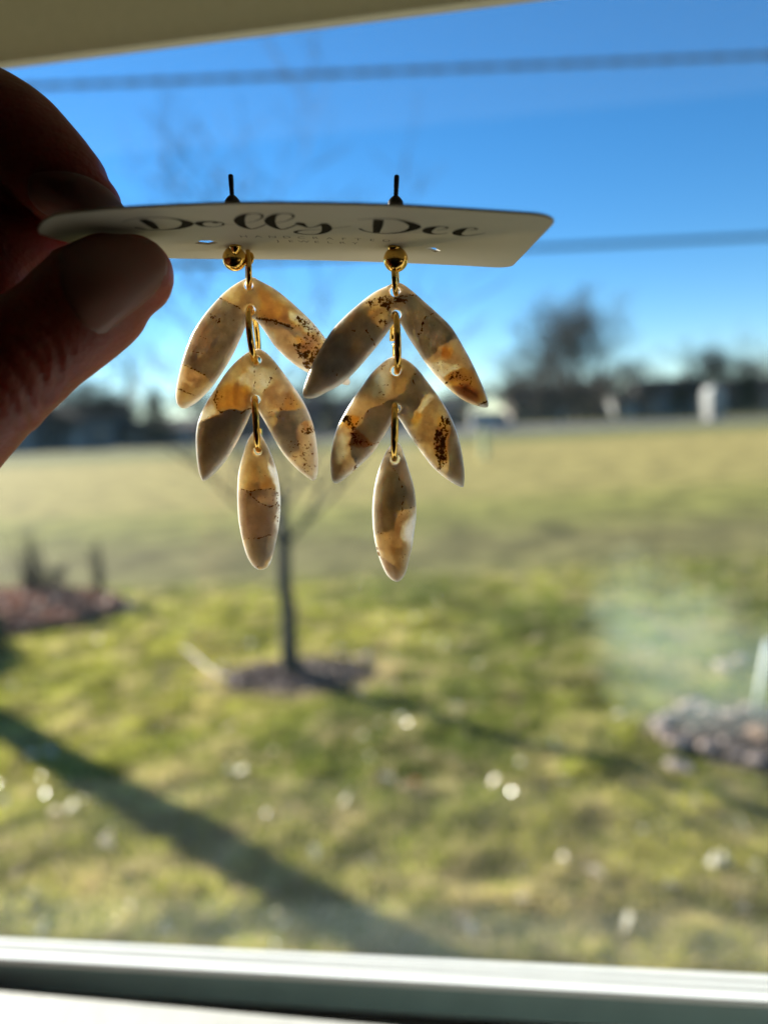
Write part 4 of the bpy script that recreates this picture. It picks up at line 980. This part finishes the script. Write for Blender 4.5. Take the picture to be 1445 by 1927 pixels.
def earring(label, ball, ringc, D):
    bc = P(ball[0], ball[1], D); e = empty('earring', bc, label, 'earring', 'pair of earrings on the card'); return e, bc
def stud(e, bc, ball_r, hole_px, top_px, side):
    bm = bmesh.new(); bmesh.ops.create_uvsphere(bm, u_segments=40, v_segments=24, radius=ball_r)
    V = [tuple(np.array(v.co)+bc) for v in bm.verts]; Fc = [[w.index for w in f.verts] for f in bm.faces]; bm.free()
    mesh('stud_ball', V, Fc, M['gold'], e, True)
    u, v = carduv(*hole_px); h = cardpt(u, v); ax = cardpt(u, v, -1)-h; ax /= np.linalg.norm(ax)
    V, Fc = [], []; tube(V, Fc, [bc+(h-bc)*.55, h-ax*.0008, h-ax*.0003, h+ax*.0001], [.0006, .0007, .0010, .0010], 16); mesh('collar', V, Fc, M['gold'], e, True)
    L_ = .0112; pts = [h-ax*.0005]+[h+ax*L_*t for t in (.3, .5, .62, .7)]; rr = [.00043]*5
    for t in (.72, .74, .76, .78, .80, .82): pts.append(h+ax*L_*t); rr.append(.00043 if int(t*100) % 4 else .00035)
    for t, r in ((.86, .00043), (.97, .00043), (.99, .00036), (1.0, .00012)): pts.append(h+ax*L_*t); rr.append(r)
    # stretch the post so that its tip reaches where the photo shows it
    V, Fc = [], []; tube(V, Fc, pts, rr, 12); mesh('post', V, Fc, M['back'], e, True)
    V, Fc = [], []
    hb = [(.0004, .0017), (.0012, .0018), (.0030, .0017), (.0048, .00155), (.0062, .00135), (.0071, .0012), (.0076, .0008), (.0079, .00045)]
    tube(V, Fc, [h+ax*a for a, r in hb], [r for a, r in hb], 20); mesh('backing_nut', V, Fc, M['back'], e, True)
def jump_ring(e, ptop, pbot, Dm, wire, yaw, split=None, sy=1.0, push=0.0, depth_scale=1.0):
    a, b = P(*ptop, Dm), P(*pbot, Dm); c = (a+b)/2; up = (a-b); R_ = np.linalg.norm(up)/2-wire; up /= np.linalg.norm(up)
    view = fw*1.0; side = np.cross(up, view); side /= np.linalg.norm(side)
    nrm = side*math.cos(yaw)+np.cross(up, side)*math.sin(yaw)
    c = c+fw*push
    if split is None: V, Fc = torus(c, nrm, R_, wire, 0.4, .4+2*math.pi-.03, ref=up, shift=.00012)
    else: V, Fc = torus(c, nrm, R_, wire, split, split+2*math.pi-.07, ref=up, shift=wire*.9)
    return mesh('jump_ring', V, Fc, M['gold'], e, True)

DL, DR = 127.0, 123.5
eL, bcL = earring('left earring of marbled clay leaves, its upper right tip hidden behind the other earring', (441.5, 487), None, DL-3)
stud(eL, bcL, .00200, (443, 462), (448, 335), 0)
eR, bcR = earring('right earring of marbled clay leaves, in front, with darker grey left upper leaf', (744.5, 488.5), None, DR-2)
stud(eR, bcR, .00203, (741, 464), (741, 338), 0)
# loops behind the balls
V, Fc = torus(bcL+RR*.0022+fw*.0012+UU*.0004, RR*.25+fw*.3+UU*.0, .00085, .00033, ref=(0, 0, 1)); mesh('loop', V, Fc, M['gold'], eL, True)
V, Fc = torus(bcR+fw*.0016-UU*.0012, RR*.9+fw*.3, .00085, .00033, ref=(0, 0, 1)); mesh('loop', V, Fc, M['gold'], eR, True)
jump_ring(eL, (466, 470), (469, 547), DL, .00047, .22)
jump_ring(eR, (743, 494), (745, 558), DR, .00047, -.10)
jump_ring(eL, (473, 576), (482, 687), DL, .00055, .02)
jump_ring(eR, (743.5, 587), (746, 705), DR, .00055, .05, split=1.33)
jump_ring(eL, (481, 744), (486, 853), DL, .00055, .13, split=1.62)
jump_ring(eR, (743.5, 757), (742, 870), DR, .00052, -.03)

leafpiece('leaf_chevron', eL, L1, [(468.3, 538, .72), (472.3, 584, .80)], DL, math.radians(3), 'pinkgrey',
  [([(412,560),(441,575),(456,584),(464,610),(437,669),(418,703),(400,727),(388,706),(365,694),(335,690),(345,656),(360,623),(382,590)], 'grey', 3),
   ([(370,600),(400,610),(405,650),(380,670),(350,650)], 'pinkgrey', 14),
   ([(469,515),(440,530),(410,560),(441,575),(456,584),(470,600),(486,604),(520,600),(560,560),(500,520)], 'sand', 3),
   ([(480,540),(540,560),(600,610),(640,660),(600,650),(560,620),(520,607),(484,601),(490,570)], 'amber', 10),
   ([(548,588),(580,600),(625,640),(650,690),(610,640),(575,622),(545,604)], 'cream', 8),
   ([(500,530),(560,570),(590,600),(560,590),(510,560)], 'sand', 8),
   ([(545,645),(560,636),(620,655),(650,690),(600,700),(570,675)], 'amber', 5),
   ([(490,612),(545,625),(560,640),(570,680),(600,712),(560,695),(515,655)], 'peach', 6),
   ([(332,690),(345,688),(366,694),(388,707),(400,727),(378,757),(340,775),(325,745)], 'sand', 2),
   ([(336,700),(366,698),(385,712),(385,730),(360,728),(338,722)], 'peach', 4)],
  [([(484,597),(512,600),(556,615),(552,624),(510,610),(484,604)], .85), ([(560,596),(590,608),(622,640),(640,665),(600,655),(572,640),(556,612)], .72),
   ([(550,645),(600,648),(640,670),(645,700),(590,702),(562,680)], .95), ([(390,588),(412,600),(418,612),(395,602)], .8), ([(430,622),(448,632),(440,645)], .45)],
  [([(412,560),(441,575),(456,584)], .14, .85), ([(366,628),(392,640)], .12, .8), ([(352,660),(388,668)], .10, .7), ([(342,688),(366,694),(388,707)], .16, 1.0), ([(333,730),(352,737),(372,746)], .14, 1.0), ([(426,595),(446,605)], .1, .7), ([(484,600),(520,606),(552,619)], .28, 1.0)], seed=3)
leafpiece('leaf_chevron', eL, L2, [(484, 678, .72), (481.5, 752, .80)], DL, math.radians(2), 'peach',
  [([(486,650),(440,680),(410,730),(400,760),(420,775),(445,770),(480,775),(520,780),(560,750),(540,710),(510,668)], 'sand', 6),
   ([(470,690),(500,690),(520,700),(515,720),(495,745),(470,740),(455,715)], 'cream', 10),
   ([(400,735),(430,720),(470,730),(475,755),(470,772),(430,774),(410,768)], 'amber', 8),
   ([(500,735),(540,700),(560,740),(575,775),(540,775),(505,785),(488,775)], 'peach', 6),
   ([(545,728),(560,742),(576,772),(560,775),(530,772)], 'amber', 4),
   ([(416,776),(440,772),(462,776),(475,775),(462,806),(450,830),(430,862),(400,900),(376,912),(366,860),(366,830),(372,800),(395,790)], 'darkgrey', 3),
   ([(372,780),(395,760),(410,768),(398,788),(374,800)], 'cream', 5),
   ([(500,786),(532,773),(575,772),(590,800),(575,830),(560,860),(543,862),(525,842),(508,815)], 'grey', 3),
   ([(494,788),(522,786),(516,810),(507,808)], 'sand', 2),
   ([(560,800),(596,790),(602,860),(600,905),(570,890),(545,862),(560,845)], 'peach', 8),
   ([(570,795),(592,790),(596,815),(575,812)], 'orange', 3)],
  [([(400,725),(416,715),(420,745),(410,765),(402,750)], .6), ([(546,735),(560,745),(560,770),(540,765)], .5), ([(566,800),(594,795),(600,815),(580,822),(566,815)], .8), ([(545,820),(570,830),(590,835),(598,860),(560,862),(545,860)], .62), ([(555,864),(598,872),(598,900),(575,890)], .6), ([(372,790),(400,780),(392,800),(374,803)], .55)],
  [([(410,735),(404,752),(412,770),(418,776),(440,773),(458,778),(472,770)], .2, .95), ([(522,690),(512,715),(495,742)], .13, .95), ([(480,690),(482,720),(477,745)], .14, .7), ([(488,783),(530,772),(575,772)], .12, .5), ([(545,735),(530,768)], .2, .6), ([(548,860),(570,862),(580,866)], .15, .9), ([(390,838),(412,838)], .09, .6), ([(590,805),(600,815)], .1, .9), ([(572,812),(588,822)], .14, .9)], seed=11)
leafpiece('leaf_drop', eL, L3, [(486, 848, .70)], DL, math.radians(4), 'pinkgrey',
  [([(470,805),(500,805),(508,870),(515,912),(518,920),(480,921),(445,918),(446,870)], 'sand', 2), ([(478,800),(500,815),(500,860),(470,870),(462,850)], 'sand', 10), ([(500,895),(514,900),(516,918),(495,920)], 'amber', 8),
   ([(505,870),(525,885),(532,930),(530,990),(520,1000),(524,950),(517,920)], 'white', 5),
   ([(457,1015),(472,1017),(472,1024),(460,1032),(455,1025)], 'amber', 2),
   ([(480,1067),(496,1060),(514,1043),(520,1060),(500,1078),(484,1076)], 'amber', 3), ([(488,1073),(506,1064),(514,1050),(520,1062),(500,1082)], 'white', 3),
   ([(455,1018),(520,1008),(512,1045),(490,1065),(470,1060)], 'grey', 8)],
  [([(508,925),(526,925),(526,950),(518,950)], .75), ([(518,945),(530,945),(528,990),(518,985)], .6), ([(460,920),(478,922),(476,932),(462,930)], .75), ([(500,855),(515,860),(520,880),(508,875)], .45), ([(480,1062),(490,1062),(486,1074),(478,1070)], .8)],
  [([(450,918),(470,922),(500,921),(517,920)], .13, .85), ([(470,928),(490,945),(508,953),(520,948)], .12, .95), ([(456,1014),(490,1010),(515,1003)], .11, .85), ([(505,870),(514,900),(517,918)], .1, .5)], thick=1.35, edge_r=2.2, seed=21)
leafpiece('leaf_chevron', eR, R1, [(743, 549, .80), (745.3, 593, .82)], DR, math.radians(-3), 'darkgrey',
  [([(744,525),(715,540),(676,570),(690,573),(715,566),(740,560),(755,556),(783,556),(770,540)], 'peach', 3), ([(705,562),(745,558),(745,582),(720,585)], 'sand', 8),
   ([(690,572),(735,565),(742,590),(735,610),(720,620),(700,610)], 'sand', 14),
   ([(740,570),(790,560),(830,590),(850,620),(800,670),(780,655),(760,615)], 'grey', 8),
   ([(795,676),(830,640),(868,622),(880,660),(890,690),(840,735),(815,710)], 'grey', 3),
   ([(797,680),(832,650),(862,638),(880,665),(885,690),(850,700),(842,725),(820,715)], 'peach', 4), ([(832,655),(850,655),(850,672),(832,674)], 'orange', 6),
   ([(805,685),(850,685),(862,695),(838,715),(825,712)], 'cream', 6),
   ([(840,712),(868,690),(895,695),(905,725),(918,755),(895,768),(860,745),(835,725)], 'amber', 4), ([(850,730),(880,720),(900,740),(900,765),(870,755)], 'brown', 9)],
  [([(690,572),(705,562),(760,560),(780,558),(765,572),(735,576),(742,590),(725,582),(700,580)], .95), ([(700,585),(735,590),(730,615),(712,625),(702,605)], .62), ([(835,712),(872,692),(866,712),(850,722)], .7), ([(860,705),(885,700),(895,735),(870,740)], .5), ([(805,682),(865,682),(850,712),(825,712)], .38), ([(623,690),(640,695),(635,712),(628,705)], .5), ([(652,695),(662,692),(658,706)], .6)],
  [([(688,620),(697,633),(707,650)], .16, .95), ([(815,590),(800,600),(794,618),(786,632)], .2, .9), ([(752,560),(783,556)], .2, .8), ([(838,722),(850,712),(866,706)], .18, .95), ([(900,763),(912,757),(917,752)], .2, 1.1), ([(660,622),(668,622)], .12, .8)], seed=31)
leafpiece('leaf_chevron', eR, R2, [(745, 698, .80), (745.5, 768, .74)], DR, math.radians(1), 'grey',
  [([(742,665),(700,700),(670,745),(645,790),(625,835),(640,830),(665,815),(680,795),(690,778),(720,760),(750,745),(775,705),(780,690),(765,672)], 'peach', 3),
   ([(742,668),(720,690),(705,710),(700,745),(720,750),(735,730),(740,700)], 'cream', 8), ([(650,790),(690,745),(705,755),(680,780),(665,795)], 'peach', 8), ([(755,680),(775,690),(778,705),(755,740),(740,740),(742,710)], 'sand', 8),
   ([(640,783),(678,783),(672,800),(655,810),(640,800)], 'orange', 4),
   ([(622,850),(635,810),(650,800),(665,812),(662,850),(668,885),(640,915),(615,890)], 'peach', 3), ([(625,835),(640,815),(655,830),(655,860),(635,870)], 'cream', 10),
   ([(658,815),(675,812),(702,832),(690,838),(660,842)], 'brown', 3),
   ([(766,800),(780,780),(800,745),(812,735),(822,745),(845,790),(850,830),(842,880),(838,900),(815,875),(790,845),(772,818)], 'sand', 4),
   ([(795,755),(810,738),(818,745),(800,772),(785,790),(775,790)], 'cream', 4), ([(768,790),(790,775),(795,785),(780,800)], 'amber', 5),
   ([(825,780),(845,790),(850,830),(838,880),(822,880),(818,840)], 'amber', 5), ([(832,862),(842,868),(842,900),(820,885)], 'peach', 3),
   ([(848,800),(870,840),(878,900),(870,920),(841,900),(842,870)], 'grey', 3)],
  [([(642,783),(660,785),(672,805),(668,815),(650,800),(640,795)], 1.05), ([(658,805),(672,812),(672,835),(660,842)], 1.0), ([(672,815),(700,835),(690,840),(665,838)], .7), ([(824,775),(848,780),(848,800),(826,800)], 1.0), ([(818,800),(842,800),(840,862),(822,868),(816,840)], .95), ([(816,845),(838,850),(835,878),(822,882)], .95), ([(705,705),(735,690),(735,735),(725,765),(712,765)], .45), ([(715,685),(735,675),(738,690),(722,700)], .6), ([(770,815),(790,820),(792,835),(778,830)], .5), ([(660,870),(672,872),(670,885),(660,885)], .9)],
  [([(668,815),(672,795),(690,778),(702,765)], .13, .9), ([(780,704),(768,712),(760,722)], .14, .9), ([(775,712),(785,740),(788,755)], .12, .7), ([(690,838),(712,832)], .12, .9), ([(660,842),(668,865),(670,880)], .12, .7), ([(796,772),(812,745)], .12, .5)], seed=41)
leafpiece('leaf_drop', eR, R3, [(743.5, 864, .78)], DR, math.radians(-3), 'grey',
  [([(733,838),(758,838),(762,860),(750,852),(742,846),(735,856),(728,862)], 'cream', 3), ([(745,870),(765,865),(778,910),(772,915),(755,895)], 'pinkgrey', 10),
   ([(757,955),(790,952),(790,985),(780,1010),(772,1050),(758,1085),(735,1062),(712,1050),(700,1005),(730,1000),(745,978)], 'peach', 3),
   ([(755,990),(785,968),(785,1000),(776,1025),(760,1012)], 'white', 12), ([(712,1010),(735,1010),(745,1045),(720,1045)], 'peach', 10), ([(745,1030),(770,1030),(768,1060),(757,1085),(745,1060)], 'sand', 8),
   ([(700,1040),(716,1047),(730,1052),(748,1070),(760,1082),(748,1100),(725,1085)], 'pinkgrey', 2)],
  [([(757,953),(782,953),(780,975),(755,985),(745,975)], .35), ([(708,1035),(714,1035),(716,1050),(710,1052)], .9), ([(742,880),(760,895),(762,940),(752,935)], .25), ([(730,850),(735,845),(738,856),(732,856)], .9), ([(752,850),(758,848),(758,858)], .9)],
  [([(740,880),(752,898),(760,925),(757,955)], .16, .7), ([(770,953),(781,953)], .11, .9), ([(757,956),(755,970),(745,975)], .12, .7), ([(711,1000),(722,1004)], .11, .8), ([(710,1030),(714,1048),(720,1052)], .12, .9)], thick=1.35, edge_r=2.2, seed=51)

# ================================================================== HAND
def ball_chain(V, Fc, pts, per=7, sides=22):
    """pts: (x px, y px, depth mm, radius mm) -> tapered tube with round ends"""
    q = catmull([(*P(x, y, d), r/1000) for x, y, d, r in pts], per)
    c = [a[:3] for a in q]; rr = [a[3] for a in q]
    d0 = c[0]-c[1]; d0 /= np.linalg.norm(d0); d1 = c[-1]-c[-2]; d1 /= np.linalg.norm(d1)
    pre = [(c[0]+d0*rr[0]*math.sin(a), rr[0]*math.cos(a)) for a in (1.5, 1.25, .95, .6, .3)]
    post = [(c[-1]+d1*rr[-1]*math.sin(a), rr[-1]*math.cos(a)) for a in (.3, .6, .95, 1.25, 1.5)]
    tube(V, Fc, [p[0] for p in pre]+c+[p[0] for p in post], [p[1] for p in pre]+rr+[p[1] for p in post], sides)
V, Fc = [], []
ball_chain(V, Fc, [(250, 519, 112.6, 6.3), (222, 530, 112, 7.5), (186, 556, 111.5, 8.2), (148, 588, 111, 8.3), (108, 622, 110.5, 8.1), (62, 655, 110, 8.3), (10, 700, 110, 8.6), (-55, 758, 110, 9.0), (-140, 840, 112, 10.5), (-230, 960, 118, 13)])       # thumb
ball_chain(V, Fc, [(176, 384, 119, 4.6), (152, 368, 119, 6.2), (112, 335, 119.5, 7.2), (68, 290, 120, 7.7), (20, 250, 121, 8.3), (-60, 215, 124, 8.8), (-180, 200, 128, 8.6), (-330, 300, 134, 9.2), (-430, 430, 138, 10)])  # index
ball_chain(V, Fc, [(112, 445, 141, 4.6), (70, 440, 140, 6.4), (0, 425, 138, 7.6), (-60, 395, 134, 9.5), (-130, 330, 135, 8.3), (-230, 300, 139, 8.6), (-370, 390, 146, 9.5), (-460, 520, 148, 10)])  # middle finger
ball_chain(V, Fc, [(-60, 540, 148, 5.5), (-95, 500, 148, 7.0), (-160, 450, 148, 7.8), (-260, 410, 150, 8.2), (-390, 480, 158, 9.0), (-480, 600, 160, 10)])  # ring
ball_chain(V, Fc, [(-110, 640, 160, 4.8), (-140, 600, 160, 6.2), (-210, 560, 160, 6.8), (-300, 530, 162, 7.2), (-400, 590, 166, 8.0), (-490, 700, 168, 9.5)])  # little
ball_chain(V, Fc, [(-230, 950, 118, 13), (-330, 860, 128, 15), (-420, 720, 136, 15), (-460, 560, 140, 12)])  # palm
ball_chain(V, Fc, [(-230, 960, 124, 13), (-340, 880, 142, 15), (-430, 760, 152, 14), (-480, 640, 156, 12)])
ball_chain(V, Fc, [(-20, 470, 128, 6), (-90, 560, 124, 9), (-170, 680, 122, 12), (-260, 820, 124, 14)])  # web
ball_chain(V, Fc, [(-10, 545, 120, 6), (-70, 620, 120, 9), (-170, 740, 120, 12)])
ball_chain(V, Fc, [(118, 462, 126, 3.2), (70, 478, 125, 6.0), (10, 500, 124, 8.5), (-60, 540, 124, 10.5), (-170, 600, 124, 13), (-300, 700, 126, 14)])
ball_chain(V, Fc, [(60, 360, 128, 5), (10, 350, 128, 8), (-70, 330, 129, 10.5), (-180, 350, 132, 12), (-300, 450, 136, 12)])
ball_chain(V, Fc, [(66, 398, 129, 5.5), (20, 395, 129, 8.5), (-60, 385, 130, 11), (-160, 400, 132, 12)])
# wrist and forearm going down and back towards the holder
w0 = P(-330, 950, 130); w1 = w0+np.array([-.035, -.03, -.055]); w2 = w1+np.array([-.06, -.09, -.12]); w3 = w2+np.array([-.05, -.10, -.10])
tube(V, Fc, [w0+np.array([.01, .0, .015]), w0, w1, w2, w3], [.015, .024, .0255, .034, .040], 24)
me = bpy.data.meshes.new('person'); me.from_pydata([tuple(q) for q in V], [], Fc); me.update()
hand = bpy.data.objects.new('person', me); COL.objects.link(hand)
md = hand.modifiers.new('r', 'REMESH'); md.mode = 'VOXEL'; md.voxel_size = .00085; md.use_smooth_shade = True
ms = hand.modifiers.new('s', 'SMOOTH'); ms.factor = .5; ms.iterations = 14
dg = bpy.context.evaluated_depsgraph_get(); me2 = bpy.data.meshes.new_from_object(hand.evaluated_get(dg)); hand.modifiers.clear(); hand.data = me2
nv = len(me2.vertices); co = np.empty(nv*3, np.float32); me2.vertices.foreach_get('co', co); co = co.reshape(-1, 3).astype(float)
no_ = np.empty(nv*3, np.float32); me2.vertices.foreach_get('normal', no_); no_ = no_.reshape(-1, 3)
dd = co-Cc; w_ = dd@fw; sx_ = PW/2+F*(dd@RR)/w_; sy_ = PH/2-F*(dd@UU)/w_
near = (w_ < .118) & (w_ > .05)
disp = np.zeros(nv)
# skin creases over the thumb joint and the fold round the nail
for ln, wd_, de in [([(60, 612), (92, 628), (108, 662), (112, 706), (98, 745)], 5, .38), ([(28, 640), (60, 668), (82, 712), (86, 752)], 5.5, .42), ([(0, 668), (30, 700), (55, 745), (62, 792)], 6, .35), ([(40, 600), (75, 640), (96, 690)], 4, .22),
                    ([(128, 590), (150, 622), (170, 640), (192, 644)], 4, .30), ([(90, 600), (120, 630), (138, 668), (140, 700)], 5, .2), ([(0, 720), (22, 752), (38, 800)], 5, .3)]:
    d = segdist(sx_, sy_, [tuple(q) for q in catmull(ln, 4)], False); disp -= near*de*np.exp(-(d/wd_)**2); disp += near*de*.45*np.exp(-((d-wd_*2.2)/wd_)**2)
# nail bed pressed slightly into the thumb, fold raised round it
nailT = [(112, 500), (112, 476), (135, 455), (170, 445.5), (215, 440.5), (258, 445), (292, 458), (311, 478), (316, 502), (309, 526), (290, 553), (264, 577), (234, 600), (194, 634), (166, 622), (138, 585), (118, 545)]
nt_ = [tuple(q) for q in catmull(nailT, 4, True)]
s = np.where(inpoly(sx_, sy_, nt_), 1, -1)*segdist(sx_, sy_, nt_); left = np.clip((215-sx_)/60, 0, 1)
disp += near*.30*np.exp(-((s+9)/7)**2)*np.clip((230-sx_)/80, 0, 1)
disp += near*.10*(vnoise(sx_, sy_, .035, 4)-.5)
co = co+no_*disp[:, None]/1000
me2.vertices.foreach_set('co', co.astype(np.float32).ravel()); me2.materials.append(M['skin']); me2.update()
me2.polygons.foreach_set('use_smooth', [True]*len(me2.polygons))
# recentre origin
org = np.array(P(100, 600, 115)); me2.transform(Matrix.Translation(Vector(-org))); hand.location = org
tag(hand, 'hand of a person pinching the left end of the card, thumb in front', 'person')
bvh = BVHTree.FromPolygons([tuple(q) for q in co], [tuple(p.vertices) for p in me2.polygons])
def nail(poly_px, name, lift, dome, fallback, tipdir, label=None):
    pl = [tuple(q) for q in catmull(poly_px, 5, True)]; pa_ = np.array(pl)
    gx, gy = np.meshgrid(np.arange(pa_[:, 0].min(), pa_[:, 0].max(), 5), np.arange(pa_[:, 1].min(), pa_[:, 1].max(), 5)); gx, gy = gx.ravel(), gy.ravel()
    ok = inpoly(gx, gy, pl) & (segdist(gx, gy, pl) > 2.4); v2, T = cdt([q for q in pl], [], np.stack([gx[ok], gy[ok]], 1))
    D = segdist(v2[:, 0], v2[:, 1], pl); dep = []
    for x, y in v2:
        d = Vector(ray(x, y)); h = bvh.ray_cast(Vector(Cc), d.normalized()); dep.append((np.array(h[0])-Cc)@fw*1000 if h[0] is not None else np.nan)
    dep = np.array(dep)
    # smooth quadric fit of the finger surface, so the nail keeps one clean curve
    ok = ~np.isnan(dep) & (dep < fallback+8) & (dep > fallback-9)
    def basis(x, y):
        x = (x-pa_[:, 0].mean())/100; y = (y-pa_[:, 1].mean())/100; return np.stack([x*0+1, x, y, x*x, x*y, y*y], 1)
    cf = np.linalg.lstsq(basis(v2[ok, 0], v2[ok, 1]), dep[ok], rcond=None)[0]; fit = basis(v2[:, 0], v2[:, 1])@cf
    z = fit-lift-dome*np.clip(D/14, 0, 1)**.5
    A = np.array([P(x, y, d) for (x, y), d in zip(v2, z)]); B = np.array([P(x, y, d+.9) for (x, y), d in zip(v2, z)]); n = len(v2)
    ec = set(); 
    for t in T:
        for k in range(3): ec.add((t[k], t[(k+1) % 3]))
    bd = [e_ for e_ in ec if (e_[1], e_[0]) not in ec]
    Fc = [tuple(t) for t in T]+[tuple(x+n for x in t[::-1]) for t in T]+[(b_, a_, a_+n, b_+n) for a_, b_ in bd]
    o = mesh(name, np.concatenate([A, B]), Fc, M['nail'], hand, True)
    bm = bmesh.new(); bm.from_mesh(o.data); bmesh.ops.recalc_face_normals(bm, faces=bm.faces); bm.to_mesh(o.data); bm.free()
    return o
nail(nailT, 'thumbnail', .15, .35, 107, (1, -.6))
nail([(60, 330), (100, 322), (140, 325), (175, 337), (205, 356), (224, 376), (236, 396), (215, 408), (170, 415), (120, 415), (80, 400), (55, 370)], 'fingernail', .25, .4, 113, (1, .5))
